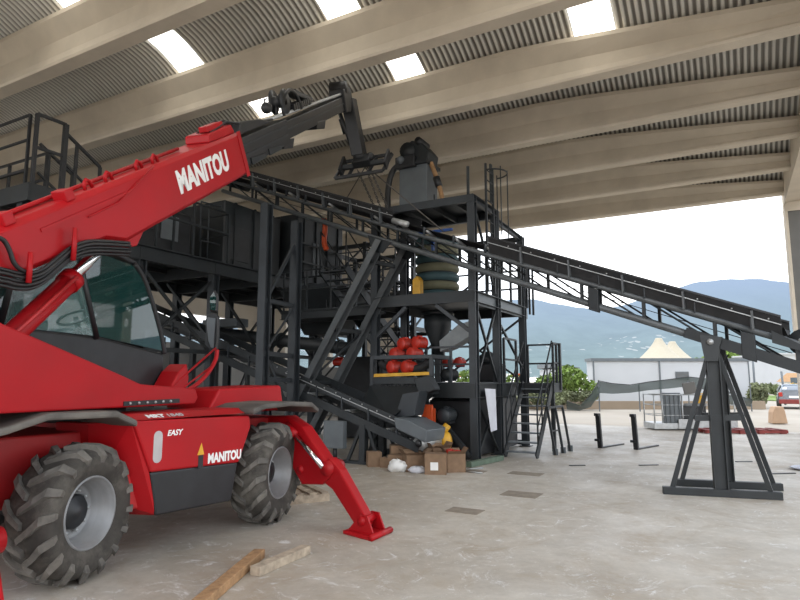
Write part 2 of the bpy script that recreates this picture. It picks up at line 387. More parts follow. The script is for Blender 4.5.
# ------------------------------------------------------------------ outside
struct('ground', MB().hb(-60, 700, -400, 400, -.6, -.03), M['ground'])
def hills():
    ridge = [(-300,330),(0,330),(200,322),(330,318),(436,312),(480,300),(536,298),(560,303),(600,309),(620,306),(640,300),(680,287),(704,280),(740,277),(770,277),(800,281),(900,300),(1100,320),(1500,335)]
    def ry(x):
        for (x0, y0), (x1, y1) in zip(ridge, ridge[1:]):
            if x0 <= x <= x1: return y0+(y1-y0)*(x-x0)/(x1-x0)
        return 330
    nx, ny = 160, 16; vs = []; fs = []
    for i in range(nx+1):
        ang = -1.0+2.1*i/nx                       # bearing from the hall
        px = 400+606*math.tan(max(-1.15, min(1.1, ang)))
        top = (380-ry(max(-300, min(1500, px))))/606
        for j in range(ny+1):
            f = j/ny; R = (1500+1100*f)/math.cos(ang)
            hz = top*2600*(f**1.25)*1.0+(1-f)*8
            wob = math.sin(i*.9+j*1.7)*6*f*(1-f)*4+math.sin(i*.37-j*.8)*14*f*(1-f)*4+math.sin(i*2.1)*1.6*f
            vs.append(Vector((math.sin(ang)*R, math.cos(ang)*R, hz+wob)))
    for i in range(nx):
        for j in range(ny): fs.append((i*(ny+1)+j, (i+1)*(ny+1)+j, (i+1)*(ny+1)+j+1, i*(ny+1)+j+1))
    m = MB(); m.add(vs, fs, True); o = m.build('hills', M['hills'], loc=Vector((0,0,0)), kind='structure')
hills()
# ================================================================== TELEHANDLER
T = thing('telehandler', 'red rotating telehandler with raised boom, parked at left on lifted tyres and outriggers', 'telehandler', h(4.35, -6.06, 0))
def text_mesh(txt, origin, ex, ey, size, sx=1., shear=0., off=.0, thick=.002, mat_=None, name='lettering', parent=None, font=None, spacing=1.):
    cu = bpy.data.curves.new('t', 'FONT'); cu.body = txt; cu.size = size; cu.offset = off; cu.extrude = thick; cu.space_character = spacing; cu.resolution_u = 3
    to = bpy.data.objects.new('t', cu); COL.objects.link(to); dg = bpy.context.evaluated_depsgraph_get(); dg.update()
    me = bpy.data.meshes.new_from_object(to.evaluated_get(dg)); bpy.data.objects.remove(to)
    ex = Vector(ex).normalized(); ey = Vector(ey).normalized(); ez = ex.cross(ey)
    m = MB(); vs = [Vector(origin)+ex*((v.co.x*sx+v.co.y*shear))+ey*v.co.y+ez*v.co.z for v in me.vertices]
    m.add(vs, [tuple(p.vertices) for p in me.polygons]); bpy.data.meshes.remove(me)
    return m.build(name, mat_, parent)

def wheel(a, b, z, steer, spin, R=.56, W=.44, side=1):
    cen = h(a, b, z); ca, sa = math.cos(steer), math.sin(steer)
    ax = (V*ca+U*sa)*side                     # outer face normal
    fw = Z.cross(ax)
    r0 = R-.035
    pr = [(.300,-W*.40),(.32,-W*.44),(.39,-W*.5),(.46,-W*.5),(.505,-W*.44),(r0,-W*.30),(r0+.008,0),(r0,W*.30),(.505,W*.44),(.46,W*.5),(.39,W*.5),(.32,W*.44),(.300,W*.40),(.27,W*.2),(.27,-W*.2)]
    t = MB().lathe(pr+[pr[0]], cen, ax, 48).build('tire', M['tire'], T)
    n = 16; m = MB()
    for i in range(n):
        for sgn in (-1, 1):
            t0 = 2*PI*(i+(.5 if sgn > 0 else 0))/n+spin
            def P(th, x, r): return cen+ax*x+(fw*math.cos(th)+Z*math.sin(th))*r
            # a curved lug from the tread centre to the shoulder and down the side wall
            st = [(t0+.30, -sgn*.015, r0, .06), (t0+.16, sgn*W*.22, r0, .068), (t0+.02, sgn*W*.40, r0-.035, .085), (t0-.03, sgn*W*.515, .465, .075), (t0-.04, sgn*W*.50, .415, .06)]
            hts = [.045, .05, .065, .030, .004]
            vs = []
            for (th, x, r, w), ht in zip(st, hts):
                q = w/2/r0
                if r < .48: base = (P(th-q, x*.97, r-.0), P(th+q, x*.97, r)); top = (P(th-q*.8, x+sgn*ht*.6, r+ht*.3), P(th+q*.8, x+sgn*ht*.6, r+ht*.3))
                else: base = (P(th-q, x, r-.02), P(th+q, x, r-.02)); top = (P(th-q*.8, x, r+ht), P(th+q*.8, x, r+ht))
                vs += [base[0], base[1], top[1], top[0]]
            fs = []
            for j in range(len(st)-1):
                for q in range(4): fs.append((j*4+q, j*4+(q+1) % 4, (j+1)*4+(q+1) % 4, (j+1)*4+q))
            fs += [(0,1,2,3), tuple(range(16, 20))]
            m.add(vs, fs)
    m.build('tread_lugs', M['lug'], t)
    rp = [(.308,W*.41),(.300,W*.44),(.286,W*.42),(.282,W*.34),(.266,W*.33),(.270,W*.24),(.252,W*.23),(.254,W*.12),(.236,W*.11),(.236,-W*.02),(.215,-W*.04),(.16,-W*.10),(.10,-W*.12),(0,-W*.12)]
    r = MB().lathe(rp, cen, ax, 40).build('rim', M['rim'], T)
    MB().lathe([(.15,-W*.12),(.148,W*.04),(.13,W*.09),(.08,W*.10),(.06,W*.16),(0,W*.17)], cen, ax, 16).build('hub', M['black'], T)
    for i in range(10 if side > 0 else 0):
        th = 2*PI*i/10; p = cen+(fw*math.cos(th)+Z*math.sin(th))*.175-ax*(W*.08)
        MB().tube([p, p+ax*.05], .013, 6).build('wheel_nut', M['galv'], r)
wheel(3.33, -5.08, .575, math.radians(16), .1, R=.57)
wheel(5.80, -5.08, .59, math.radians(13), .2, R=.58)
wheel(3.24, -7.02, .565, math.radians(8), .3, side=-1)
wheel(5.74, -7.02, .60, math.radians(8), .05, side=-1)
# chassis frame and axles
MB().hb(2.35, 6.50, -6.75, -5.42, .62, 1.22).build('chassis', M['reddark'], T, .02)
MB().hb(3.75, 5.0, -7.2, -5.0, .50, 1.28).build('chassis_body', M['reddark'], T, .02)
for a in (3.24, 5.74):
    z = .565 if a < 4 else .60
    MB().tube([h(a, -6.9, z), h(a, -5.2, z)], .10, 10).build('axle', M['black'], T)
    MB().ball(h(a, -6.06, z), .21).build('differential', M['black'], T)
# side tank: red upper panel, black lower box (right side and its mirror)
def pan(b0, b1, sg):
    y = b0
    m = MB(); A = [(3.70,1.33),(3.93,.84),(5.08,.80),(5.25,1.17),(5.23,1.30)]
    m.ext([h(a, b0, z) for a, z in A], V*(b1-b0))
    o = m.build('side_panel', M['red'], T, .02)
    # upper chamfer
    m = MB(); m.ext([h(3.70, b0, 1.33), h(3.70, b0-sg*.12, 1.385), h(3.70, b1, 1.385), h(3.70, b1, 1.33)], U*1.53); m.build('top_cover', M['red'], T, .008)
    m = MB(); A = [(3.93,.84),(4.02,.43),(5.0,.40),(5.08,.80)]
    m.ext([h(a, b0-sg*.015, z) for a, z in A], V*(b1-b0)); m.build('lower_box', M['black'], T, .02)
pan(-4.85, -5.45, 1); pan(-7.27, -6.67, -1)
MB().ext([h(3.70,-4.87,1.33), h(3.56,-5.30,1.30), h(3.66,-5.35,.62), h(3.92,-5.30,.42), h(4.03,-4.87,.43), h(3.93,-4.87,.84)], -V*.5).build('arch_panel', M['red'], T, .01)
# decals on the side
BOLD = .012
text_mesh('MANITOU', h(4.62,-4.846,.845), U, Z, .135, .78, .0, .006, .001, M['white'], 'lettering', T)
text_mesh('EASY', h(4.09,-4.846,1.165), U, Z, .075, 1.05, .25, .002, .001, M['white'], 'lettering', T)
e_ch = (-V*.12+Z*.055).normalized()
text_mesh('MRT', h(3.88,-4.852,1.338)+e_ch*.02, U, e_ch, .085, 1.2, 0, .004, .001, M['white'], 'lettering', T)
text_mesh('1840', h(4.11,-4.852,1.338)+e_ch*.02, U, e_ch, .085, 1.2, 0, .002, .001, M['decal'], 'model_number', T)
def capsule(a, z, w, hh):
    P = [];
    for i in range(9): t = PI*i/8; P.append((a+w/2*math.cos(t), z+hh/2-w/2+w/2*math.sin(t)))
    for i in range(9): t = PI+PI*i/8; P.append((a+w/2*math.cos(t), z-hh/2+w/2+w/2*math.sin(t)))
    return P
MB().ext([h(a, -4.853, z) for a, z in capsule(3.99, 1.07, .10, .30)], V*.005).build('sight_plate', M['decal'], T)
MB().ext([h(a,-4.853,z) for a,z in [(4.48,.94),(4.57,.94),(4.53,1.06)]], V*.006).build('warning_sticker', M['yellow'], T)
MB().ext([h(a,-4.853,z) for a,z in [(4.495,.81),(4.56,.81),(4.56,.935),(4.495,.935)]], V*.006).build('warning_sticker', M['black'], T)
# fenders
def fender(P, name='fender', b0=-5.45, b1=-4.72, th=.06):
    # P: (a, z) centre line, thick sheet with a turned-down outer edge
    m = MB(); top = [h(a, b0, z+th) for a, z in P]+[h(a, b0, z) for a, z in P[::-1]]
    m.ext(top, V*(b1-b0)); o = m.build(name, M['fender'], T, .02); return o
fender([(2.0,1.20),(2.55,1.30),(2.85,1.385),(3.45,1.375),(3.66,1.28)])
fender([(5.15,1.32),(5.35,1.37),(5.8,1.385),(6.22,1.36),(6.36,1.28)])
fender([(2.0,1.20),(2.55,1.30),(2.85,1.385),(3.45,1.375),(3.66,1.28)], b0=-7.4, b1=-6.67)
fender([(5.0,1.33),(5.25,1.385),(5.7,1.41),(6.2,1.37),(6.42,1.27)], b0=-7.4, b1=-6.67)
# engine hood strip behind the front fender
m = MB(); m.ext([h(5.05,-6.1,1.30),h(5.12,-6.1,1.42),h(5.24,-6.1,1.60),h(6.35,-6.1,1.63),h(6.42,-6.1,1.30)], V*.75); m.build('hood', M['red'], T, .03)
MB().hb(3.6, 5.1, -6.75, -5.3, 1.28, 1.37).build('deck_plate', M['black'], T, .01)
# slew ring
MB().lathe([(.0,0),(.62,0),(.62,.12),(0,.12)], k(5.1,-4.68,1.33), Z, 36).build('slew_ring', M['black'], T)

# outriggers: a scissor leg in the plane a = const at each corner
def outrigger(a, out, sc=1.):
    s = 1 if out > 0 else -1; b0 = -5.42 if s > 0 else -6.70
    def q(db, z, da=0): return h(a+da-.26*max(0,db-.3), b0+s*db, z)
    w = .22
    m = MB(); m.ext([q(-.25,1.22,-w/2), q(.30,1.24,-w/2), q(.62,1.12,-w/2), q(1.12,.70,-w/2), q(1.16,.56,-w/2), q(1.02,.46,-w/2), q(.64,.42,-w/2), q(.45,.60,-w/2), q(-.25,.66,-w/2)], U*w)
    arm = m.build('outrigger_arm', M['red'], T, .02)
    MB().tube([q(.62,.60,-w/2-.02), q(.62,.60,w/2+.02)], .05, 14).build('pivot_pin', M['red'], arm)
    m = MB(); m.ext([q(.98,.72,-w/2+.03), q(1.12,.78,-w/2+.03), q(1.30,.66,-w/2+.03), q(1.76,.17,-w/2+.03), q(1.74,.08,-w/2+.03), q(1.56,.09,-w/2+.03), q(1.18,.42,-w/2+.03), q(.98,.5,-w/2+.03)], U*(w-.06))
    leg = m.build('outrigger_leg', M['red'], T, .02)
    MB().tube([q(1.12,.66,-w/2-.03), q(1.12,.66,w/2+.03)], .085, 16).build('knuckle', M['red'], leg)
    cyl = MB().tube([q(.36,1.13,-w/2-.05), q(.56,1.02,-w/2-.05)], .045, 12).build('jack_cylinder', M['red'], T)
    MB().tube([q(.52,1.04,-w/2-.05), q(1.08,.68,-w/2-.05)], .03, 12).build('rod', M['chrome'], cyl)
    m = MB(); m.ext([q(1.48,.04,-.21), q(1.93,.04,-.21), q(1.93,.0,-.21), q(1.48,.0,-.21)], U*.42)
    foot = m.build('jack_foot', M['red'], T, .01)
    for da in (-.13, .11):
        MB().ext([q(1.51,.04,da), q(1.90,.04,da), q(1.80,.22,da), q(1.68,.22,da)], U*.025).build('foot_gusset', M['red'], foot)
    MB().tube([q(1.92,.035,-.21), q(1.92,.035,.21)], .035, 10).build('foot_roll', M['red'], foot)
    MB().tube([q(1.72,.16,-.15), q(1.72,.16,.15)], .05, 12).build('foot_pin', M['red'], foot)
outrigger(6.30, 1); outrigger(6.30, -1); outrigger(2.40, 1); outrigger(2.22, -1)

# ---- turret
m = MB(); m.ext([k(s_,-3.86,z) for s_, z in [(2.2,1.47),(6.22,1.43),(6.28,1.50),(6.22,1.60),(5.25,1.66),(5.0,1.735),(4.3,1.93),(3.64,2.11),(3.1,2.30),(2.2,2.40)]], -TN*.14)
tur = m.build('turret', M['red'], T, .015)
MB().kb(2.2, 6.1, -5.5, -4.0, 1.45, 1.60).build('turret_base', M['red'], tur, .02)
m = MB(); m.ext([k(s_,-4.42,z) for s_, z in [(1.7,1.5),(3.4,1.5),(3.4,2.0),(2.6,2.55),(1.7,2.6)]], -TN*.06); m.build('turret_cheek', M['red'], tur, .01)
MB().kb(1.9, 3.6, -5.5, -4.50, 1.60, 2.35).build('counterweight', M['black'], tur, .05)
MB().kb(5.0, 5.9, -3.875, -3.85, 1.455, 1.50).build('bolt_strip', M['black'], tur)
for i in range(6): MB().ball(k(5.08+i*.13,-3.845,1.478), .014, n=6).build('bolt', M['galv'], tur)
# ---- boom
E_ = math.atan(.63); BL = TB*math.cos(E_)+Z*math.sin(E_); BQ = -TB*math.sin(E_)+Z*math.cos(E_)
def bo(s, z, n): return k(s, n, z)
def bx(l, q, n): return k(3.56, n, 2.83)+BL*l+BQ*q    # along the boom from the top edge reference point
def kq(s, z):                                          # to (l, q)
    ds, dz = s-3.56, z-2.83
    return ds*math.cos(E_)+dz*math.sin(E_), -ds*math.sin(E_)+dz*math.cos(E_)
BT = kq(6.95, 4.96); BB = kq(7.5, 4.62)
lend = (BT[0]+BB[0])/2
side = [(-2.2,0),(lend-.02,0),(lend+.02,-.58),(kq(4.98,3.03)[0],-.585),(1.05,-.47),(0,-.40),(-1.2,-.40),(-2.2,-.34)]
m = MB(); c0 = .05
n0, n1 = -3.90, -4.34
def ring(n_, ins): return [bx(l, q-(ins if i in (0,1,7) and q > -.1 else 0)+(ins if q < -.3 else 0), n_) for i, (l, q) in enumerate(side)]
rings = [ring(n0-.0, .045), ring(n0-.045, 0), ring(n1+.045, 0), ring(n1, .045)]
vs = [p for r in rings for p in r]; N8 = len(side)
fs = [tuple(range(N8))[::-1], tuple(range(3*N8, 4*N8))]+[(i*N8+j, i*N8+(j+1) % N8, (i+1)*N8+(j+1) % N8, (i+1)*N8+j) for i in range(3) for j in range(N8)]
m.add(vs, fs); boom = m.build('boom', M['red'], T, .008)
# raised reinforcement plate, collar at the end, top brackets and hooks
MB().ext([bx(l,q,n0-.002) for l,q in [(.35,-.13),(1.55,-.13),(1.95,-.02),(2.05,-.02),(1.95,-.05),(1.6,-.16),(.35,-.16)]], TN*.012).build('weld_rib', M['red'], boom)
MB().ext([bx(l,q,n0) for l,q in [(lend-.10,.015),(lend+.0,.015),(lend+.03,-.60),(lend-.07,-.60)]], TN*.012).build('collar', M['red'], boom, .004)
for l in (1.15, 1.45, 1.95, 2.25):
    MB().tube([bx(l-.05,-.0,n0-.10), bx(l-.04,.06,n0-.10), bx(l,.085,n0-.10), bx(l+.04,.06,n0-.10), bx(l+.05,0,n0-.10)], .017, 8).build('hose_hoop', M['red'], boom)
for l0, l1 in ((-1.6, 2.9),): MB().tube([bx(l0,.02,n0-.2), bx(l1,.03,n0-.2)], .022, 8).build('top_pipe', M['red'], boom)
for l in (.12, .80): MB().box(bx(l,.03,n0-.08), BL*.055, TN*.07, BQ*.05).build('top_block', M['red'], boom, .01)
m = MB(); m.ext([bx(l,q,n0-.04) for l,q in [(lend-.78,0),(lend-.74,.10),(lend-.10,.12),(lend-.04,0)]], -TN*.34); m.build('end_cover', M['red'], boom, .02)
MB().box(bx(lend-.45,.15,n0-.15), BL*.22, TN*.06, BQ*.035).build('end_cover_rib', M['red'], boom, .01)
# lettering on the boom
text_mesh('MANITOU', bx(2.40,-.385,n0+.003), BL, BQ, .34, .80, 0, .016, .001, M['white'], 'lettering', boom, spacing=1.0)
# telescopic sections, black
def sec(l0, l1, q0, q1, na, nb, name, mt, tip=0):
    return MB().ext([bx(l0,q1,na), bx(l1-tip,q1,na), bx(l1,q0,na), bx(l0,q0,na)], TN*(nb-na)).build(name, mt, T, .012)
s1_ = sec(lend-.2, lend+1.85, -.49, -.10, n1+.05, n0-.05, 'boom_section', M['black'])
s2_ = sec(lend+1.6, lend+5.60, -.43, -.14, n1+.09, n0-.09, 'boom_section', M['black'])
for l in (lend+.25, lend+.9): MB().ext([bx(l,-.50,n0-.05), bx(l+.5,-.50,n0-.05), bx(l+.5,-.44,n0-.05), bx(l,-.40,n0-.05)], TN*.02).build('wear_pad', M['steel'], s1_)
MB().ext([bx(lend+1.5,-.52,n1+.05), bx(lend+1.9,-.58,n1+.05), bx(lend+2.05,-.44,n1+.05), bx(lend+1.7,-.40,n1+.05)], TN*.34).build('section_shoe', M['black'], s1_, .01)
MB().ext([bx(lend+3.3,-.50,n1+.08), bx(lend+3.75,-.56,n1+.08), bx(lend+3.9,-.42,n1+.08), bx(lend+3.4,-.38,n1+.08)], TN*.28).build('section_shoe', M['black'], s2_, .01)
MB().tube([bx(lend+1.2,-.02,n0-.13), bx(lend+5.3,-.08,n0-.13)], .03, 8).build('top_rod', M['galv'], s2_)
MB().tube([bx(lend+1.2,-.04,n0-.26), bx(lend+5.1,-.10,n0-.26)], .025, 8).build('top_rod', M['hose'], s2_)
for i in range(4): MB().tube([bx(lend-.6,.10,n0-.10-.06*i), bx(lend-.1,.16+.02*(i%2),n0-.10-.06*i), bx(lend+.5,.03,n0-.10-.06*i), bx(lend+1.4,-.03,n0-.10-.06*i)], .016, 6).build('boom_hose', M['hose'], s1_)
MB().ext([bx(l,q,n0-.08) for l,q in [(lend+.15,-.06),(lend+.25,.10),(lend+.95,.04),(lend+1.3,-.06)]], -TN*.26).build('valve_cover', M['black'], s1_, .02)
for q_ in (-.20,-.34): MB().box(bx(lend+.85,q_,n0-.045), BL*.95, TN*.006, BQ*.012).build('side_rail', M['steel2'], s1_)
MB().box(bx(lend+3.6,-.28,n0-.085), BL*1.8, TN*.006, BQ*.014).build('side_rail', M['steel2'], s2_)
# hose reel and arch on top
m = MB().lathe([(.06,-.11),(.20,-.11),(.20,-.09),(.10,-.09),(.10,.09),(.20,.09),(.20,.11),(.06,.11)], bx(lend+2.05,.16,n0-.2), TN, 24); m.build('hose_reel', M['black'], s2_)
MB().tube([bx(lend+2.35+.42*math.cos(t)*1.0-.05, -.05+.36*math.sin(t), n0-.1) for t in [PI*i/10 for i in range(11)]], .035, 8).build('hose_arch', M['hose'], s2_)
MB().tube([bx(lend+2.35+.36*math.cos(t)*1.0-.05, -.05+.30*math.sin(t), n0-.24) for t in [PI*i/10 for i in range(11)]], .03, 8).build('hose_arch', M['hose'], s2_)
MB().ext([bx(l,q,n0-.10) for l,q in [(lend+2.40,.26),(lend+2.60,.30),(lend+3.45,.06),(lend+3.40,-.02)]], -TN*.2).build('hose_guard', M['black'], s2_, .01)
m = MB()
for i in range(9): m.box(bx(lend+2.40+i*.10,.02+.01*(i%2),n0-.17), BL*.04, TN*.09, BQ*.055)
m.build('hose_chain', M['hose'], s2_)
MB().ball(bx(lend+1.45,.14,n0-.18), .09).build('motor', M['black'], s1_)
MB().tube([bx(lend+1.38,.18,n0-.18), bx(lend+1.43,.27,n0-.18), bx(lend+1.52,.27,n0-.18)], .014, 6).build('lift_eye', M['black'], s1_)
# head: gooseneck arm down to the fork carriage
hx = lend+5.50
head = MB().ext([bx(hx-.25,.02,n0-.04), bx(hx+.30,.0,n0-.04), bx(hx+.34,-.20,n0-.04), bx(hx+.10,-.50,n0-.04), bx(hx-.25,-.46,n0-.04)], -TN*.34).build('boom_head', M['black'], T, .02)
MB().lathe([(0,-.18),(.13,-.18),(.13,.18),(0,.18)], bx(hx-.02,.04,n0-.21), TN, 20).build('head_sheave', M['black'], head)
A0 = k(12.22, -4.06, 7.98); A1 = k(12.62, -3.92, 6.80)
fr = MB(); fr.prof(A0, A1, [(-.14,-.17),(.14,-.17),(.14,.17),(-.14,.17)], BL); neck = fr.build('gooseneck', M['black'], T, .02)
MB().tube([A0+Vector((-.24,0,-.2)), A0.lerp(A1,.85)+Vector((-.14,-.1,0))], .045, 10).build('tilt_cylinder', M['black'], neck)
MB().tube([A0+Vector((-.20,.05,-.45)), A0.lerp(A1,.6)+Vector((-.25,.05,0))], .03, 8).build('hose', M['hose'], neck)
MB().ball(A1+Vector((0,0,.0)), .15).build('rotator', M['black'], neck)
MB().ball(A1+Vector((.25,-.05,-.05)), .10).build('rotator', M['black'], neck)
# carriage frame: lies tilted, facing down toward the conveyor
CC = A1+Vector((.10,.05,-.24))
cx = (TN*1.0+TB*.05+Z*.10).normalized(); cyv = (Vector((.16,.35,.72))).normalized(); cz = cx.cross(cyv).normalized()
carr = MB()
def cp(x, y, z=0): return CC+cx*x+cyv*y+cz*z
for x0, y0, x1, y1, w in [(-.62,-.26,.50,-.26,.07),(-.50,.26,.62,.26,.07),(-.62,-.26,-.50,.26,.06),(.50,-.26,.62,.26,.06),(-.30,-.26,-.22,.26,.06),(.16,-.26,.26,.26,.06)]:
    carr.bar(cp(x0,y0), cp(x1,y1), w, w)
carriage = carr.build('fork_carriage', M['black'], T, .006)
MB().bar(cp(-.5,0,.05), cp(.5,0,.05), .10, .10).build('carriage_shaft', M['steel'], carriage)
for x in (-.5, .55): MB().box(cp(x,.05,.05), cx*.03, cyv*.22, cz*.12).build('carriage_cheek', M['black'], carriage, .01)
MB().box(cp(-.02,.05,.12), cx*.20, cyv*.12, cz*.10).build('carriage_bracket', M['black'], carriage, .02)
# ---- lift cylinder
cy = MB().tube([k(3.55,-4.08,1.70), k(4.50,-4.08,2.60)], .090, 20).build('lift_cylinder', M['red'], T)
MB().lathe([(0,0),(.105,0),(.105,.10),(0,.10)], k(4.44,-4.08,2.543), (k(4.5,-4.08,2.62)-k(3.55,-4.08,1.72)), 20).build('gland', M['red'], cy)
MB().tube([k(3.7,-3.96,1.93), k(4.42,-3.96,2.60)], .018, 8).build('oil_pipe', M['reddark'], cy)
MB().tube([k(4.45,-4.08,2.57), k(5.05,-4.08,3.16)], .052, 16).build('rod', M['chrome'], cy)
MB().ext([k(s_,-3.96,z) for s_, z in [(4.85,2.93),(5.2,3.05),(5.35,3.35),(4.9,3.15)]], -TN*.24).build('cylinder_lug', M['red'], boom, .01)
# ---- hoses slung below the boom
hp = [(3.0,2.44),(3.55,2.49),(3.75,2.47),(3.93,2.53),(4.06,2.65),(4.20,2.78),(4.38,2.88),(4.6,2.93),(4.95,2.99)]
def smooth(P, it=2):
    for _ in range(it):
        Q = [P[0]]
        for a_, b_ in zip(P, P[1:]): Q += [a_*.75+b_*.25, a_*.25+b_*.75]
        P = Q+[P[-1]]
    return P
for i in range(5):
    MB().tube(smooth([k(s_, -3.86+.012*(i%2), z-.030*i+.03) for s_, z in hp]), .015, 8).build('hydraulic_hose', M['hose'], T)
for s_, z0, z1 in ((3.78,2.44,2.68),(4.21,2.70,2.98)): MB().tube([k(s_,-3.82,z0), k(s_,-3.82,z1)], .022, 8).build('hose_pin', M['red'], boom)
MB().tube(smooth([k(3.3,-3.85,2.68), k(3.52,-3.84,2.75), k(3.6,-3.84,2.68), k(3.66,-3.84,2.55), k(3.8,-3.85,2.52)]), .018, 8).build('hydraulic_hose', M['hose'], T)
MB().tube([bx(.9,-.20,n0+.01), bx(1.35,-.19,n0+.01), bx(2.05,.0,n0+.01)], .008, 6).build('oil_pipe', M['red'], boom)
# ---- cab
nR, nL = -4.46, -5.42
cabP = [(3.55,1.62),(6.52,1.62),(6.46,2.02),(6.34,2.32),(6.02,2.86),(5.82,3.0),(5.45,3.05),(4.35,3.02),(3.75,2.9)]
cab = MB().ext([k(s_, nR, z) for s_, z in [(3.55,1.60),(6.50,1.60),(6.46,2.02),(5.4,2.14),(4.6,2.16),(3.55,2.16)]], TN*(nL-nR)).build('cab', M['black'], T, .03)
MB().ext([k(s_, nR+.0, z) for s_, z in [(3.75,2.94),(4.35,3.02),(5.45,3.05),(5.82,3.0),(5.90,3.04),(5.45,3.11),(4.3,3.08),(3.7,3.0)]], TN*(nL-nR)).build('cab_roof', M['black'], cab, .02)
for n_ in (nR, nL):
    segs = [[(6.46,2.02),(6.34,2.32),(6.02,2.86),(5.82,3.0)], [(5.30,2.12),(4.92,3.05)], [(4.15,2.15),(4.32,3.02)], [(3.6,2.15),(3.75,2.9)]]
    for sg in segs: MB().tube(smooth([k(s_, n_, z) for s_, z in sg]) if len(sg) > 2 else [k(s_, n_, z) for s_, z in sg], .035, 8).build('pillar', M['black'], cab)
    MB().ext([k(s_, n_+.004, z) for s_, z in [(5.33,2.15),(6.42,2.05),(6.31,2.32),(6.0,2.84),(5.8,2.98),(4.98,3.02)]], TN*.006).build('window_pane', M['glass'], cab)
    MB().ext([k(s_, n_+.004, z) for s_, z in [(4.18,2.16),(5.28,2.15),(4.92,3.02),(4.35,3.0)]], TN*.006).build('window_pane', M['glassc'], cab)
    MB().ext([k(s_, n_+.004, z) for s_, z in [(3.62,2.16),(4.14,2.16),(4.3,3.0),(3.76,2.9)]], TN*.006).build('window_pane', M['glass'], cab)
MB().ext([k(6.40,nR-.02,2.10), k(6.40,nL+.02,2.10), k(6.28,nL+.02,2.38), k(6.28,nR-.02,2.38)], TB*.006).build('windscreen', M['glassc'], cab)
MB().ext([k(6.28,nR-.02,2.38), k(6.28,nL+.02,2.38), k(5.98,nL+.02,2.88), k(5.98,nR-.02,2.88)], TB*.006).build('windscreen', M['glassc'], cab)
st = MB().kb(4.45, 4.95, -5.2, -4.7, 2.05, 2.30).build('driver_seat', M['hose'], cab, .05)
MB().kb(4.38, 4.52, -5.2, -4.7, 2.2, 2.85).build('seat_back', M['hose'], st, .05)
MB().tube([k(5.75,-4.95,1.95), k(5.55,-4.95,2.38)], .03, 8).build('steering_column', M['hose'], cab)
MB().tube([k(5.55,-4.95,2.38)+TN*.18*math.cos(t)+(TB*.8+Z*.5).normalized()*.18*math.sin(t) for t in [2*PI*i/20 for i in range(20)]], .016, 6, True).build('steering_wheel', M['hose'], cab)
MB().kb(5.9, 6.3, -5.3, -4.6, 2.05, 2.30).build('dashboard', M['hose'], cab, .04)
# red step guard, tube bracket, mirror
MB().ext([k(s_, -4.2, z) for s_, z in [(6.18,1.50),(6.30,1.50),(6.55,1.55),(6.62,1.72),(6.56,1.90),(6.40,1.80),(6.25,1.62)]], -TN*.25).build('step_guard', M['red'], T, .02)
MB().tube(smooth([k(6.15,-4.2,1.50), k(6.6,-4.2,1.57), k(6.95,-4.2,1.72), k(7.22,-4.2,1.95), k(7.24,-4.2,2.10)], 2), .028, 8).build('mirror_bracket', M['red'], T)
MB().tube([k(6.0,-4.2,1.48), k(7.20,-4.2,2.12)], .012, 6).build('mirror_bracket', M['red'], T)
MB().tube([k(6.3,-4.2,1.52), k(7.12,-4.2,1.88)], .012, 6).build('mirror_bracket', M['red'], T)
mir = MB().ext([k(7.24,-4.2,2.08)+TN*x+Z*y for x, y in [(-.10,.0),(-.02,-.02),(.0,.2),(-.01,.46),(-.06,.52),(-.18,.50),(-.20,.40),(-.16,.12)]], TB*.06).build('mirror', M['black'], T, .015)
MB().ext([k(7.23,-4.2,2.08)+TN*x+Z*y for x, y in [(-.09,.05),(-.05,.04),(-.04,.44),(-.16,.46),(-.17,.38),(-.13,.14)]], TB*.005).build('mirror_glass', M['greyp'], mir)
mir2 = MB().ext([k(7.30,-4.27,2.62)+TN*x+Z*y for x, y in [(-.11,.0),(-.0,.0),(.01,.22),(-.05,.30),(-.11,.22)]], TB*.05).build('mirror', M['black'], T, .015)
MB().ext([k(7.29,-4.27,2.62)+TN*x+Z*y for x, y in [(-.095,.02),(-.015,.02),(-.01,.2),(-.05,.27),(-.10,.2)]], TB*.005).build('mirror_glass', M['glass'], mir2)

# chains hanging from the carriage
def chain(name, p, q, label, r=.022):
    p, q = Vector(p), Vector(q); n = int((p-q).length/.05); m = MB(); d = (q-p).normalized()
    sd = d.cross(TB).normalized(); s2 = d.cross(sd)
    for i in range(n):
        o = p.lerp(q, (i+.5)/n); e = sd if i % 2 else s2
        m.tube([o+d*.036*math.cos(t)+e*.02*math.sin(t) for t in [2*PI*j/8 for j in range(8)]], .011, 4, True)
    return tag(m.build(name, M['chain']), label, 'chain')
# ================================================================== LONG CONVEYOR
CO.x, CO.y = 4.72, 9.20
def zt(t): return 2.99+.397*t       # top of the skirt
def zm(t): return 2.66+.388*t       # upper chord
def zb(t): return 2.30+.388*t       # lower chord
CW = .92
LC = thing('long_conveyor', 'long dark inclined lattice belt conveyor crossing the hall from upper left to lower right', 'conveyor', c(0, .46, 0))
T0, T1 = -3.3, 12.6
for w in (0, CW):
    MB().tube([c(T0,w,zb(T0)), c(T1,w,zb(T1))], .058, 10).build('lower_chord', M['tube'], LC)
    MB().tube([c(T0,w,zm(T0)), c(T1,w,zm(T1))], .045, 10).build('upper_chord', M['tube'], LC)
    for i in range(16):
        t = T0+.1+i*1.03
        if t > T1: break
        MB().bar(c(t,w,zb(t)), c(t,w,zm(t)), .05, .05, up=CD).build('lattice_post', M['steel'], LC)
        if t+1.03 < T1: MB().tube([c(t,w,zb(t)), c(t+1.03,w,zm(t+1.03))], .018, 6).build('lattice_brace', M['steel'], LC)
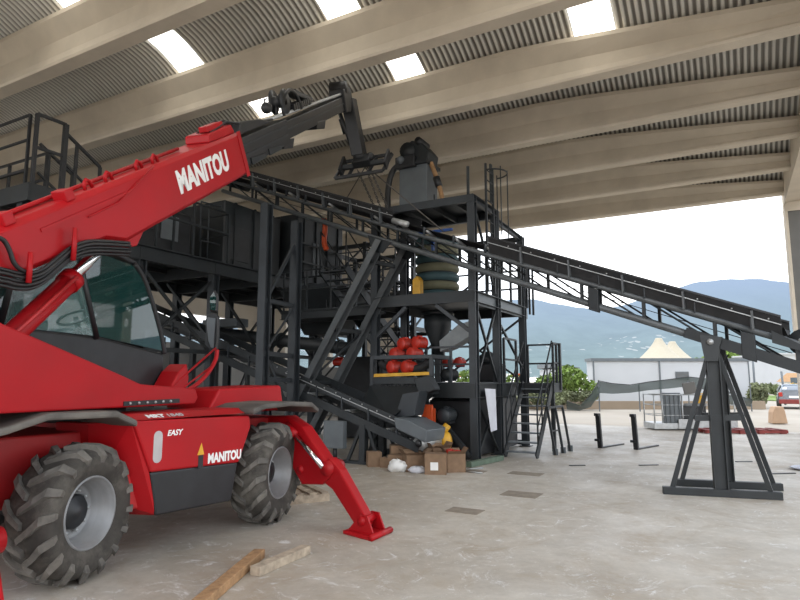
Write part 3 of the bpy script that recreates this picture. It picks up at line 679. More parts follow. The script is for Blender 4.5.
for i in range(16):
    t = T0+.1+i*1.03
    if t > T1: break
    MB().bar(c(t,0,zb(t)), c(t,CW,zb(t)), .05).build('cross_member', M['steel'], LC)
    if t+1.03 < T1:
        MB().tube([c(t,0,zb(t)), c(t+1.03,CW,zb(t+1.03))], .018, 6).build('cross_brace', M['steel'], LC)
        if i % 2: MB().tube([c(t,CW,zm(t)-.02), c(t+1.03,0,zm(t+1.03)-.02)], .018, 6).build('cross_brace', M['steel'], LC)
def skirt(t0, t1, lo=.04):
    for w, sg in ((-.03, -1), (CW+.03, 1)):
        m = MB(); m.ext([c(t0,w,zm(t0)+lo), c(t1,w,zm(t1)+lo), c(t1,w+sg*.06,zt(t1)), c(t0,w+sg*.06,zt(t0))], CP*.012*sg); m.build('skirt_board', M['rubber'], LC)
        m = MB(); m.bar(c(t0,w+sg*.068,zt(t0)-.12), c(t1,w+sg*.068,zt(t1)-.12), .02, .014); m.build('edge_strip', M['galv'], LC)
        m = MB(); m.bar(c(t0,w+sg*.06,zt(t0)), c(t1,w+sg*.06,zt(t1)), .05, .03); m.build('skirt_rim', M['black'], LC)
    t = t0+.35
    while t < t1:
        MB().bar(c(t,-.075,zm(t)+.02), c(t,-.10,zt(t)-.03), .075, .03, up=CD).build('skirt_bracket', M['tube'], LC)
        t += .92
    t = t0+.15
    while t < t1:
        MB().ball(c(t,-.10,zt(t)-.085), .014, n=6).build('bolt', M['galv'], LC); t += .46
skirt(-.98, 3.75); skirt(6.15, 12.3, .20)
MB().ext([c(-1.0,.05,zm(-1.0)+.17), c(T1,.05,zm(T1)+.17), c(T1,.46,zm(T1)+.08), c(-1.0,.46,zm(-1.0)+.08)], Z*.012).build('belt', M['rubber'], LC)
MB().ext([c(-1.0,CW-.05,zm(-1.0)+.17), c(T1,CW-.05,zm(T1)+.17), c(T1,.46,zm(T1)+.08), c(-1.0,.46,zm(-1.0)+.08)], Z*.012).build('belt', M['rubber'], LC)
MB().ext([c(-1.0,.08,zm(-1.0)-.17), c(T1,.08,zm(T1)-.17), c(T1,CW-.08,zm(T1)-.17), c(-1.0,CW-.08,zm(-1.0)-.17)], Z*.012).build('return_belt', M['rubber'], LC)
for i in range(18):
    t = -.6+i*.74
    if 3.9 < t < 6.1 or i % 2 == 0:
        MB().tube([c(t,.05,zm(t)+.14), c(t,.40,zm(t)+.04)], .035, 8).build('idler_roller', M['galv'], LC)
        MB().tube([c(t,CW-.05,zm(t)+.14), c(t,.52,zm(t)+.04)], .035, 8).build('idler_roller', M['galv'], LC)
    MB().bar(c(t,-.04,zm(t)+.02), c(t,-.04,zm(t)+.20), .06, .02, up=CD).build('idler_bracket', M['steel2'], LC)
MB().tube([c(T1,.02,zm(T1)+.0), c(T1,CW-.02,zm(T1)+.0)], .16, 20).build('head_pulley', M['steel'], LC)
MB().tube([c(6.12,-.1,zm(6.12)+.16), c(5.72,-.1,zm(5.72)+.16)], .065, 12).build('gear_motor', M['galv'], LC)
tp = MB().tube([c(-1.22,.0,zm(-1.22)+.04), c(-1.22,CW,zm(-1.22)+.04)], .19, 24).build('tail_pulley', M['steel'], LC)
MB().tube([c(-1.22,-.03,zm(-1.22)+.04), c(-1.22,.0,zm(-1.22)+.04)], .07, 14).build('bearing', M['galv'], tp)
MB().ext([c(-1.52,-.08,zm(-1.52)-.10), c(-.85,-.08,zm(-.85)-.10), c(-.85,-.08,zm(-.85)+.08), c(-1.1,-.08,zm(-1.1)+.02)], CP*.02).build('tail_plate', M['steel'], LC)
for w in (-.05, CW+.05): MB().bar(c(T0,w,zb(T0)+.02), c(.3,w,zb(.3)+.02), .07, .16).build('tail_frame', M['steel'], LC)
for t in (1.72, -.55): MB().box(c(t,-.06,zb(t)+.10), CD*.09+Z*.035, CP*.04, Z*.20-CD*.0).build('splice_plate', M['steel'], LC, .01)
for w in (0, CW):       # foot under the low end
    MB().bar(c(-3.1,w,0), c(-3.1,w,zb(-3.1)), .10, .10).build('tail_leg', M['steel'], LC)

# stand
SD = Vector((.954,-.30,0)); SF = Vector((.555,.83,0))
sc_ = Vector((4.735,9.13,0)); ST = thing('conveyor_stand', 'dark steel A-frame trestle under the right end of the long conveyor', 'stand', sc_+SF*.42)
def sp(x, w, z): return sc_+SD*x+SF*w+Z*z
for w, xl, xr in ((0,-.80,.78), (.86,-.80,.76)):
    MB().bar(sp(xl,w,.055), sp(xr,w,.055), .12, .11).build('base_rail', M['steel'], ST, .008)
    MB().ibeam(sp(0,w,.1), sp(0,w,2.24), .14, .19, up=SD).build('post', M['steel'], ST)
    MB().bar(sp(-.66,w,.1), sp(-.05,w,2.10), .065, .06, up=SF).build('strut', M['steel'], ST)
    MB().bar(sp(.64,w,.1), sp(.08,w,2.10), .065, .06, up=SF).build('strut', M['steel'], ST)
    MB().bar(sp(-.30,w-.0,1.13), sp(.37,w,1.15), .05, .085).build('cross_bar', M['steel'], ST)
    MB().ext([sp(x,w-.12,z) for x, z in [(-.09,1.98),(.09,1.98),(.12,2.20),(.17,2.34),(-.14,2.38),(-.12,2.2)]], SF*.03).build('head_plate', M['steel'], ST)
MB().tube([sp(0,-.16,2.27), sp(0,.98,2.27)], .045, 12).build('pivot_pin', M['galv'], ST)

# inner trestle (two leaning legs)
TR = thing('leaning_trestle', 'pair of dark legs leaning left that carry the middle of the long conveyor', 'support', c(6.6,.46,0)+Vector((-2.4,.2,0)))
LEAN = Vector((-2.45,.22,0))
for w in (-.02, CW+.02):
    MB().chan(c(6.55,w,zb(6.55)-.04), c(6.55,w,0)+LEAN, .17, .20, up=CP).build('leg', M['tube'], TR)
    MB().ext([c(t,w-.05,z) for t, z in [(6.2,zb(6.2)+.02),(6.9,zb(6.9)+.02),(6.75,zb(6.75)-.32),(6.45,zb(6.45)-.30)]], CP*.02).build('head_plate', M['steel'], TR)
    MB().box(c(6.55,w,.01)+LEAN, U*.15, V*.15, Z*.01).build('foot_plate', M['steel'], TR)
def tl(w, f): return c(6.55,w,(zb(6.55))*(1-f))+LEAN*f
for f in (.10, .42, .66, .88): MB().bar(tl(0,f), tl(CW,f), .08).build('cross_bar', M['steel'], TR)
for f0, f1 in ((.42,.66), (.66,.88)): MB().tube([tl(0,f1), tl(CW,f0)], .028, 8).build('brace', M['steel2'], TR)

# chains from the telehandler's carriage
for i, (x, y, q) in enumerate([(-.12,-.1,7.05), (.02,.05,6.85), (.14,-.05,6.6)]):
    lab = ['hanging steel chain under the black fork carriage, leftmost of three', 'hanging steel chain under the black fork carriage, middle of three', 'hanging steel chain under the black fork carriage, rightmost of three'][i]
    o = chain('lifting_chain', cp(x,y), c(q,.35,zt(q)-.02), lab); o['group'] = 'chains under the fork carriage'
for i, (q, w, lab) in enumerate([(7.9,.2,'brown lifting sling running down left from the fork carriage to the conveyor'), (5.1,.3,'brown lifting sling running down right from the fork carriage to the conveyor'), (5.4,.8,'far brown lifting sling running right from the fork carriage to the conveyor')]):
    tag(MB().tube([cp(.05,0), c(q,w,zt(q)-.12)], .014, 6).build('lifting_sling', M['rust'] if i < 0 else M['chain']), lab, 'sling', 'slings under the fork carriage')

# ================================================================== LOWER CONVEYOR
LW = thing('low_conveyor', 'short dark inclined belt conveyor running down to the cardboard boxes', 'conveyor', h(10.95,-8.5,0))
def lz(b): return .52+.345*(-5.5-b)
B0, B1 = -5.45, -14.6
for a in (10.6, 11.4):
    sg = -1 if a < 11 else 1
    MB().chan(h(a,B0,lz(B0)-.12), h(a,B1,lz(B1)-.12), .07, .17).build('side_beam', M['steel'], LW)
    MB().ext([h(a,b,lz(b)+dz) for b, dz in [(B0-.3,.12),(B1,.12),(B1,.30),(B0-.3,.30)]], U*.012*sg).build('skirt_board', M['steel'], LW)
    MB().bar(h(a+sg*.02,B0-.3,lz(B0-.3)+.20), h(a+sg*.02,-8.8,lz(-8.8)+.20), .02, .014).build('edge_strip', M['galv'], LW)
    for i in range(13):
        b = -5.95-.66*i
        MB().bar(h(a+sg*.01,b,lz(b)-.10), h(a+sg*.01,b,lz(b)+.22), .05, .03, up=V).build('bracket', M['steel2'], LW)
        if a < 11 and b > -9: MB().ball(h(a-.03,b-.15,lz(b-.15)+.25), .016, n=6).build('bolt', M['galv'], LW); MB().ball(h(a-.03,b-.45,lz(b-.45)+.25), .016, n=6).build('bolt', M['galv'], LW)
MB().ext([h(10.64,B0,lz(B0)+.10), h(10.64,B1,lz(B1)+.10), h(11.36,B1,lz(B1)+.10), h(11.36,B0,lz(B0)+.10)], Z*.012).build('belt', M['rubber'], LW)
for i in range(8):
    b = -6.2-1.0*i; MB().tube([h(10.6,b,lz(b)-.06), h(11.4,b,lz(b)-.06)], .04, 8).build('idler_roller', M['galv'], LW)
pl = MB().tube([h(10.58,B0,lz(B0)-.02), h(11.4,B0,lz(B0)-.02)], .13, 20).build('tail_pulley', M['galv'], LW)
MB().lathe([(0,0),(.08,0),(.05,.05),(0,.05)], h(10.55,B0,lz(B0)-.02), -U, 12).build('bearing', M['black'], pl)
MB().ext([h(10.55,b,z) for b, z in [(-5.30,.50),(-5.95,.74),(-6.0,.96),(-5.70,.93),(-5.25,.74)]], U*.85).build('tail_cover', M['greyp'], LW, .02)
for a in (10.62, 11.38):
    MB().bar(h(a,-6.75,0), h(a,-6.75,lz(-6.75)-.15), .14, .14).build('leg', M['steel'], LW)
    MB().bar(h(a,-7.15,0), h(a,-6.8,lz(-6.8)-.2), .06, .06).build('leg_strut', M['steel'], LW)
    MB().bar(h(a,-6.35,0), h(a,-6.62,lz(-6.62)-.2), .06, .06).build('leg_strut', M['steel'], LW)
    MB().bar(h(a,-7.25,.03), h(a,-6.25,.03), .16, .05).build('leg_base', M['steel'], LW)
    MB().bar(h(a,-11.8,0), h(a,-11.8,lz(-11.8)-.15), .12, .12).build('leg', M['steel'], LW)
    MB().bar(h(a,-14.2,0), h(a,-14.2,lz(-14.2)-.15), .12, .12).build('leg', M['steel'], LW)

# ================================================================== TOWER
TW = thing('steel_tower', 'dark steel machine tower with three decks, tall posts and handrails at centre', 'tower', h(13.7,-6.1,0))
PB = (-4.87, -7.35)
for b in PB:
    for a, zt_ in ((12.05,5.75), (13.5,5.75), (15.5,5.55)):
        MB().ibeam(h(a,b,0), h(a,b,zt_), .17, .17, up=U, t=.022).build('post', M['steel2'], TW)
        MB().box(h(a,b,.01), U*.15, V*.15, Z*.01).build('foot_plate', M['steel'], TW)
def beamset(a0, a1, b0, b1, z, hh, name='deck_beam', mt='steel', w=.10):
    for b in (b0, b1): MB().chan(h(a0,b,z-hh/2), h(a1,b,z-hh/2), w, hh).build(name, M[mt], TW)
    for a in (a0, a1): MB().chan(h(a,b0,z-hh/2), h(a,b1,z-hh/2), w, hh).build(name, M[mt], TW)
beamset(12.0, 13.6, -4.82, -7.4, 5.76, .16, mt='steel2')
beamset(12.0, 15.55, -4.82, -7.4, 3.62, .24)
beamset(12.0, 15.55, -4.82, -7.4, 1.62, .30)
MB().hb(12.0, 13.6, -7.4, -4.82, 5.76, 5.79).build('deck_plate', M['steel'], TW)
for b in (-5.3,-5.9,-6.5,-7.0): MB().bar(h(12.0,b,5.68), h(13.6,b,5.68), .06, .12).build('joist', M['steel'], TW)
MB().chan(h(13.6,-4.87,5.55), h(15.5,-4.87,5.50), .08, .14).build('top_beam', M['steel2'], TW)
MB().chan(h(13.6,-7.35,5.55), h(15.5,-7.35,5.50), .08, .14).build('top_beam', M['steel2'], TW)
MB().chan(h(15.5,-4.87,5.48), h(15.5,-7.35,5.48), .08, .14).build('top_beam', M['steel2'], TW)
MB().hb(12.0, 15.9, -7.4, -4.86, 3.62, 3.645).build('deck_plate', M['steel'], TW)
MB().hb(12.0, 15.9, -4.87, -4.85, 3.34, 3.66).build('toe_board', M['greyp'], TW)
MB().hb(12.0, 15.6, -7.4, -4.82, 1.62, 1.645).build('deck_plate', M['steel'], TW)
for b0, z0, b1, z1 in [(-5.75,3.36,-4.95,2.75), (-6.5,3.36,-7.3,2.7)]: MB().bar(h(12.02,b0,z0), h(12.02,b1,z1), .08, .08).build('knee_brace', M['steel2'], TW)
MB().bar(h(11.98,-6.05,1.28), h(11.98,-4.95,.12), .09, .09).build('front_brace', M['steel2'], TW)
for (a0,z0,a1,z1) in [(12.15,3.35,13.42,1.68),(13.42,3.35,12.15,1.68),(13.6,3.1,15.4,2.0),(12.15,1.3,13.42,.1),(13.42,1.3,12.15,.1),(12.15,5.6,13.42,3.75)]:
    MB().bar(h(a0,-4.87,z0), h(a1,-4.87,z1), .05, .05).build('side_brace', M['steel'], TW)
for (b0,z0,b1,z1) in [(-4.95,3.3,-7.25,1.7),(-7.25,3.3,-4.95,1.7),(-4.95,5.3,-7.25,3.7)]: MB().bar(h(15.5,b0,z0), h(15.5,b1,z1), .05, .05).build('rear_brace', M['steel'], TW)
for a in (12.05,13.5,15.5):
    MB().bar(h(a,-4.87,.10), h(a,-7.35,.10), .12, .12).build('base_beam', M['steel'], TW)
def rail(parent, P, z0, hgt=1.05, mid=.55, r=.022, posts=True, mt='steel', step=None):
    """handrail along a list of (a,b) with optional z change"""
    P = [(p if len(p) == 3 else (p[0], p[1], z0)) for p in P]
    for p, q in zip(P, P[1:]):
        for dz in (hgt, mid): MB().bar(h(p[0],p[1],p[2]+dz), h(q[0],q[1],q[2]+dz), 2*r, 2*r).build('rail', M[mt], parent)
    if posts:
        for p in P: MB().bar(h(p[0],p[1],p[2]), h(p[0],p[1],p[2]+hgt), 2.4*r, 2.4*r, up=U).build('rail_post', M[mt], parent)
rail(TW, [(12.2,-4.84),(12.8,-4.84),(13.7,-4.84),(14.5,-4.84),(15.3,-4.84),(15.85,-4.84),(15.85,-5.8),(15.85,-7.35)], 3.64)
for a, b in ((15.75,-4.74),(15.95,-4.70)): MB().bar(h(a,b,3.45), h(a,b,5.1), .05).build('rail_post', M['steel'], TW)
rail(TW, [(12.08,-7.38),(13.0,-7.38),(14.0,-7.38)], 3.64)
MB().bar(h(12.05,-4.95,5.78), h(12.05,-4.95,6.45), .05).build('rail_post', M['steel'], TW)
rail(TW, [(12.12,-6.05),(12.12,-5.45),(12.12,-4.98)], 1.64, .78, .4, mt='steel2')
rail(TW, [(13.7,-4.78),(14.6,-4.78)], 1.64, 1.05, .55)
# ladder with safety hoops, from the middle deck past the top deck
LD = thing('caged_ladder', 'dark caged ladder rising past the top deck of the tower', 'ladder', h(12.75,-4.72,3.65))
for a in (12.5, 12.95): MB().bar(h(a,-4.70,3.66), h(a,-4.70,6.62), .045, .045).build('side_rail', M['steel'], LD)
MB().bar(h(12.95,-4.74,5.8), h(12.95,-4.74,6.75), .10, .04).build('side_rail', M['steel'], LD)
for i in range(12): MB().tube([h(12.5,-4.70,3.85+i*.24), h(12.95,-4.70,3.85+i*.24)], .014, 6).build('rung', M['steel'], LD)
for z in (6.42,):
    MB().tube([h(12.72+.36*math.cos(t),-4.64+.36*math.sin(t),z) for t in [PI*i/12 for i in range(13)]], .018, 6).build('hoop', M['steel'], LD)
for t in (0.0, .35*PI, .7*PI): MB().bar(h(12.72+.36*math.cos(t),-4.64+.36*math.sin(t),4.9), h(12.72+.36*math.cos(t),-4.64+.36*math.sin(t),6.5), .022, .022).build('hoop_strap', M['steel'], LD)

# landing and stair
SA = thing('tower_stair', 'dark steel stair with grated treads and handrails on the right of the tower', 'stair', h(14.0,-4.2,0))
for b in (-4.62, -3.90): MB().bar(h(13.15,b,.02), h(14.65,b,1.62), .03, .20).build('stringer', M['steel'], SA)
for i in range(8):
    f = (i+.6)/8.3; MB().box(h(13.15+1.5*f,-4.26,1.62*f), U*.09, V*.35, Z*.015).build('tread', M['greyp'], SA)
for b in (-4.62, -3.90):
    MB().tube([h(13.3,b,.2), h(13.3,b,1.15), h(14.7,b,2.65)], .02, 8).build('handrail', M['steel'], SA)
    for f in (.35, .7): MB().tube([h(13.15+1.5*f,b,1.62*f), h(13.15+1.5*f,b,1.62*f+1.0)], .018, 6).build('handrail_post', M['steel'], SA)
    MB().tube([h(13.3,b,.65), h(14.7,b,2.15)], .014, 6).build('knee_rail', M['steel'], SA)
MB().hb(14.65, 15.35, -4.75, -3.85, 1.58, 1.63).build('landing', M['steel'], SA)
MB().hb(14.65, 15.35, -3.87, -3.85, 1.40, 1.63).build('landing_edge', M['steel'], SA)
MB().hb(14.62, 14.65, -4.75, -3.85, 1.38, 1.63).build('landing_edge', M['steel'], SA)
for a in (14.75,): MB().bar(h(a,-3.93,0), h(a,-3.93,1.58), .09, .09).build('landing_leg', M['steel'], SA)
rail(SA, [(14.7,-3.88),(15.02,-3.88),(15.33,-3.88),(15.33,-4.7)], 1.62, .98, .5)
MB().bar(h(15.2,-3.84,1.45), h(15.2,-3.84,2.62), .10, .06).build('gate_post', M['steel'], SA)
# loose rail piece
RP = thing('loose_handrail', 'short dark handrail frame with three posts standing on the floor beside the stair', 'handrail', h(14.0,-3.72,0))
q0, q1, q2 = Vector((3.55,14.05,0)), Vector((3.83,14.42,0)), Vector((4.10,14.80,0)); ln = Vector((-.16,-.02,1.07))
for q in (q0, q1, q2):
    MB().bar(q, q+ln, .05, .05).build('post', M['steel'], RP); MB().box(q+Z*.07, V*.06, U*.02, Z*.07).build('foot_plate', M['greyp'], RP)
MB().bar(q0+ln, q2+ln, .05, .05).build('top_rail', M['steel'], RP)
MB().bar(q0+ln*.5, q1+ln*.5, .03, .03).build('middle_rail', M['steel'], RP)

# things on the tower
o = MB().hb(12.35, 12.45, -6.1, -4.98, .06, 1.26); o.hb(12.45, 15.2, -6.1, -4.98, .06, 1.30)
tag(o.build('water_tank', M['black'], None, .03), 'big black tank behind the diagonal brace at the foot of the tower', 'tank')
sh = MB().ext([h(a,-4.74,z) for a, z in [(12.30,1.52),(12.95,1.50),(13.0,.60),(12.62,.58)]], V*.006)
tag(sh.build('paper_sheet', M['paper']), 'white sheet hanging on the lower part of the tower post', 'sheet')
CS = thing('tower_casing', 'tall grey machine casing with rounded motor head on the top deck of the tower', 'machine', h(13.0,-6.72,5.79))
MB().hb(12.75, 13.35, -7.10, -6.32, 5.79, 7.05).build('casing', M['greyp'], CS, .02)
MB().hb(12.65, 13.45, -7.18, -6.28, 7.0, 7.08).build('flange', M['steel'], CS)
MB().ext([h(12.75,b,z) for b, z in [(-7.12,7.05),(-6.30,7.05),(-6.25,7.30),(-6.45,7.55),(-6.75,7.68),(-7.0,7.5),(-7.1,7.3)]], U*.55).build('head_cover', M['steel'], CS, .03)
MB().tube([h(12.68,-6.85,7.42), h(12.95,-6.85,7.42)], .20, 16).build('motor', M['steel'], CS)
MB().tube([h(12.72,-6.55,7.62), h(13.2,-6.55,7.62)], .10, 12).build('motor', M['black'], CS)
MB().ball(h(12.6,-6.98,7.15), .10).build('lamp', M['greyp'], CS)
MB().hb(12.62, 12.75, -7.15, -6.6, 6.95, 7.25).build('bracket', M['black'], CS, .02)
tag(MB().tube(smooth([h(12.7,-7.02,7.1), h(12.7,-7.30,6.95), h(12.7,-7.42,6.4), h(12.7,-7.38,5.85)], 3), .075, 12).build('thick_hose', M['hose']), 'thick black hose curving down left of the grey casing on the tower', 'hose')
HB = thing('brown_valve_pipe', 'brown and blue valve pipe standing right of the grey casing on the tower', 'pipe', h(12.9,-6.0,5.79))
MB().tube(smooth([h(12.9,-6.28,7.05), h(12.9,-6.15,6.7), h(12.9,-6.02,6.3), h(12.9,-5.95,5.9)], 2), .06, 10).build('pipe', M['wood'], HB)
MB().tube([h(12.9,-6.14,6.65), h(12.9,-6.06,6.4)], .09, 12).build('coupling', M['black'], HB)
MB().hb(12.75, 13.05, -6.18, -5.80, 5.79, 5.95).build('valve_base', M['blue'], HB, .03)
MB().tube([h(12.7,-6.1,5.9), h(12.7,-6.1,6.15)], .02, 6).build('valve_stem', M['black'], HB)
BF = thing('blue_frame', 'small blue bracket frame below the top deck of the tower', 'frame', h(12.6,-6.0,4.9))
MB().bar(h(12.4,-6.5,5.15), h(12.4,-5.5,5.15), .06).build('bar', M['blue'], BF); MB().bar(h(12.4,-6.0,5.15), h(12.4,-6.0,4.7), .06).build('bar', M['blue'], BF)
# ribbed bellows stack
RB = thing('ribbed_silo', 'stack of beige and teal ribbed rings on the middle deck of the tower', 'silo', h(13.5,-6.42,3.65))
for i in range(7):
    z = 3.78+i*.225; MB().lathe([(.50,-.10),(.545,-.06),(.56,0),(.545,.06),(.50,.10)], h(13.5,-6.42,z), Z, 28).build('ring', M['ringA' if i % 2 else 'ringB'], RB)
MB().lathe([(0,0),(.49,0),(.49,1.6),(0,1.6)], h(13.5,-6.42,3.65), Z, 24).build('core', M['steel'], RB)
yb = thing('yellow_box', 'small yellow box on the middle deck left of the ribbed stack', 'box', h(12.4,-6.42,3.65))
MB().hb(12.3,12.5,-6.5,-6.3,3.65,4.02).build('body', M['yellow'], yb, .02); MB().ext([h(12.3,-6.5,4.02),h(12.3,-6.3,4.02),h(12.3,-6.38,4.12)], U*.2).build('lid', M['yellow'], yb)
# hopper under the middle deck, chute, motors on the lower deck
HP = thing('conical_hopper', 'small grey funnel hopper hanging below the middle deck of the tower', 'hopper', h(13.5,-6.42,2.2))
MB().lathe([(.0,1.2),(.34,1.2),(.34,.80),(.16,.35),(.16,0),(0,0)], h(13.5,-6.42,2.2), Z, 20).build('funnel', M['steel'], HP)
MB().lathe([(.35,1.1),(.42,1.1),(.42,1.18),(.35,1.18)], h(13.5,-6.42,2.2), Z, 20).build('flange', M['steel'], HP)
CH = MB().ext([h(12.9,b,z) for b, z in [(-6.10,2.62),(-5.62,2.98),(-5.32,3.06),(-5.25,2.74),(-5.8,2.45),(-6.08,2.36)]], U*.45)
tag(CH.build('grey_chute', mat('pale_grey_panel',(.26,.28,.285),.5), None, .015), 'light grey angled chute between the middle and lower tower decks', 'chute')
def motor(loc, r, L, mt, label, ax=None, name='electric_motor', cat='motor', group=None):
    ax = ax or U; t = thing(name, label, cat, Vector(loc)-Z*r, group); loc = Vector(loc)
    pr = [(0,-L/2),(r*.7,-L/2),(r,-L*.42)]
    for i in range(6):
        x = -L*.40+i*L*.13; pr += [(r,x),(r*1.0,x+L*.05),(r*.9,x+L*.06),(r*.9,x+L*.12)]
    pr += [(r,L*.42),(r*.6,L/2),(0,L/2)]
    MB().lathe(pr, loc, ax, 20).build('body', M[mt], t)
    MB().box(loc-Z*r*.95, ax*L*.3, ax.cross(Z)*r*.8, Z*r*.1).build('foot', M['black'], t)
    MB().box(loc+Z*r*.95, ax*L*.15, ax.cross(Z)*r*.35, Z*r*.2).build('terminal_box', M[mt], t, .01)
    return t
motor(h(13.2,-6.0,2.12), .11, .3, 'redmotor', 'small red motor on the lower deck, left of its pair')
motor(h(13.2,-5.70,2.12), .11, .3, 'redmotor', 'small red motor on the lower deck, right of its pair')
motor(h(12.5,-6.35,2.0), .15, .5, 'steel2', 'upright grey motor behind the front rail of the lower deck', ax=Z)
motor(h(12.6,-5.7,1.82), .14, .5, 'steel', 'dark lying motor on the lower tower deck')
GB = thing('gearbox', 'dark gearbox block on the lower tower deck beside the posts', 'gearbox', h(14.2,-5.3,1.65))
MB().hb(13.8,14.5,-5.7,-5.0,1.65,2.1).build('housing', M['black'], GB, .04); MB().lathe([(0,0),(.25,0),(.22,.2),(.08,.3),(0,.3)], h(14.15,-5.35,2.1), Z, 20).build('cap', M['steel'], GB)
# red vibrator barrels on the feeder frame
FD = thing('vibrating_feeder', 'dark feeder box with yellow bar below the cluster of red barrels', 'feeder', h(11.9,-6.4,1.3))
for a in (11.55, 12.5):
    for b in (-7.12,-5.64): MB().bar(h(a,b,.95 if a > 12 else 1.5), h(a,b,2.22), .08, .08).build('frame_post', M['steel2'], FD)
    MB().bar(h(a,-7.16,2.2), h(a,-5.6,2.2), .07, .08).build('frame_beam', M['steel2'], FD)
for b in (-7.12,-5.64): MB().bar(h(11.55,b,2.2), h(12.5,b,2.2), .07, .08).build('frame_beam', M['steel2'], FD)
MB().bar(h(11.52,-7.05,1.80), h(11.52,-5.68,1.84), .05, .07).build('yellow_bar', M['yellow'], FD)
MB().hb(11.52, 11.56, -7.08, -5.68, 1.62, 1.76).build('apron', M['steel'], FD)
MB().tube(smooth([h(11.7,-7.0,2.1), h(11.7,-6.8,1.95), h(11.7,-6.3,1.90), h(11.7,-5.9,1.98), h(11.7,-5.7,2.12)], 2), .09, 8).build('rubber_curtain', M['rubber'], FD)
for i in range(11): MB().ball(h(11.50,-6.85+i*.105,1.58), .032, n=8).build('roller_ball', M['black'], FD)
MB().hb(11.56, 12.5, -7.1, -5.66, 1.40, 1.60).build('tray', M['steel'], FD)
for i, (b, z, lab) in enumerate([(-6.72,1.98,'bottom left'),(-6.36,1.98,'bottom right'),(-6.72,2.27,'middle left'),(-6.28,2.28,'middle right'),(-6.58,2.50,'top left'),(-6.22,2.52,'top right')]):
    motor(h(11.65+.12*(i//2),b+.12,z), .14, .32, 'redmotor', 'red ribbed barrel motor at the %s of the cluster on the feeder' % lab, ax=(U+V*.3).normalized(), name='red_motor', group='red barrel motors on the feeder')
# dark discharge hopper under the feeder
DH = thing('discharge_hopper', 'dark sloping discharge hopper above the low conveyor', 'hopper', h(12.0,-6.4,.9))
m = MB(); top = [(11.5,-7.15),(11.5,-5.62),(12.4,-5.62),(12.4,-7.15)]; bot = [(10.95,-7.0),(10.75,-6.2),(11.35,-6.2),(11.35,-7.0)]
zz = [1.22,.92,.92,1.22]
vs = [h(a,b,1.58) for a, b in top]+[h(a,b,z) for (a,b), z in zip(bot, zz)]
m.add(vs, [(0,1,2,3),(4,5,6,7),(0,1,5,4),(1,2,6,5),(2,3,7,6),(3,0,4,7)]); m.build('hopper', M['steel'], DH)
MB().ext([h(10.95,b,z) for b, z in [(-6.02,1.42),(-5.62,1.48),(-5.75,.98),(-6.22,.92)]], U*.40).build('side_chute', M['steel2'], DH, .01)
MB().ext([h(11.3,b,z) for b, z in [(-5.95,1.72),(-5.62,1.80),(-5.45,1.50),(-5.80,1.36)]], U*.3).build('bracket_box', M['steel'], DH, .02)
o = thing('orange_guard', 'tall orange metal guard beside the low conveyor tail', 'guard', h(11.7,-5.72,.3))
MB().hb(11.6,11.66,-5.92,-5.66,.35,1.18).build('plate', M['orange'], o, .01); MB().bar(h(11.75,-5.7,0), h(11.75,-5.7,1.1), .07).build('post', M['orange'], o)
motor(h(12.0,-5.50,.95), .16, .45, 'steel2', 'grey motor beside the orange guard', ax=U)
yp = thing('yellow_pump', 'yellow round pump housing behind the cardboard boxes', 'pump', h(11.5,-5.42,0))
MB().lathe([(0,-.12),(.20,-.12),(.24,-.05),(.24,.05),(.20,.12),(0,.12)], h(11.55,-5.42,.45), (U+V*.5).normalized(), 24).build('housing', M['yellow'], yp)
MB().tube([h(11.55,-5.42,.6), h(11.6,-5.30,.78)], .08, 12).build('outlet', M['yellow'], yp); MB().hb(11.45,11.7,-5.62,-5.25,0,.25).build('foot', M['yellow'], yp, .02)
MB().lathe([(0,-.16),(.08,-.16),(.08,.2),(0,.2)], h(11.55,-5.42,.45), (U+V*.5).normalized(), 12).build('shaft', M['black'], yp)

# cardboard boxes
def carton(x, y, z, w, d, hh, rz, label, flaps=0):
    ca, sa = math.cos(rz), math.sin(rz); ex, ey = Vector((ca,sa,0)), Vector((-sa,ca,0)); p = Vector((x,y,z))
    t = thing('cardboard_box', label, 'box', p, 'cardboard boxes by the low conveyor')
    m = MB(); th = .008
    for sx in (-1,1):
        m.box(p+ex*sx*w/2+Z*hh/2, ex*th, ey*d/2, Z*hh/2); m.box(p+ey*sx*d/2+Z*hh/2, ex*w/2, ey*th, Z*hh/2)
    m.box(p+Z*th, ex*w/2, ey*d/2, Z*th); m.build('body', M['card'], t)
    if flaps:
        for sx in (-1,1):
            a_ = p+ey*sx*d/2+Z*hh; MB().quad(a_-ex*w/2, a_+ex*w/2, a_+ex*w/2+ey*sx*d*.3+Z*.06, a_-ex*w/2+ey*sx*d*.3+Z*.06).build('flap', M['card'], t)
            a_ = p+ex*sx*w/2+Z*hh; MB().quad(a_-ey*d/2, a_+ey*d/2, a_+ey*d/2+ex*sx*w*.2+Z*.10, a_-ey*d/2+ex*sx*w*.2+Z*.10).build('flap', M['card'], t)
    else:
        MB().box(p+Z*hh, ex*w/2, ey*d/2, Z*.006).build('lid', M['card'], t)
    return t
cb = carton(.66,11.35,0,.38,.34,.36,-.1,'square cardboard box with white label, frontmost of the boxes',0)
e = Vector((math.cos(-.1),math.sin(-.1),0)); MB().box(Vector((.62,11.17,.15)), e*.07, Z*.07, Vector((0,.004,0))).build('label_sheet', M['white'], cb)
carton(1.02,11.62,0,.34,.34,.34,.15,'open cardboard box holding red parts, rightmost of the boxes',1)
carton(.28,11.75,0,.42,.36,.30,.3,'open cardboard box with raised flaps behind the labelled box',1)
carton(.0,12.0,0,.40,.34,.26,-.2,'low cardboard box at the left end of the box pile',0)
carton(.02,12.40,.0,.42,.36,.40,.1,'tall brown cardboard box under the conveyor tail',0)
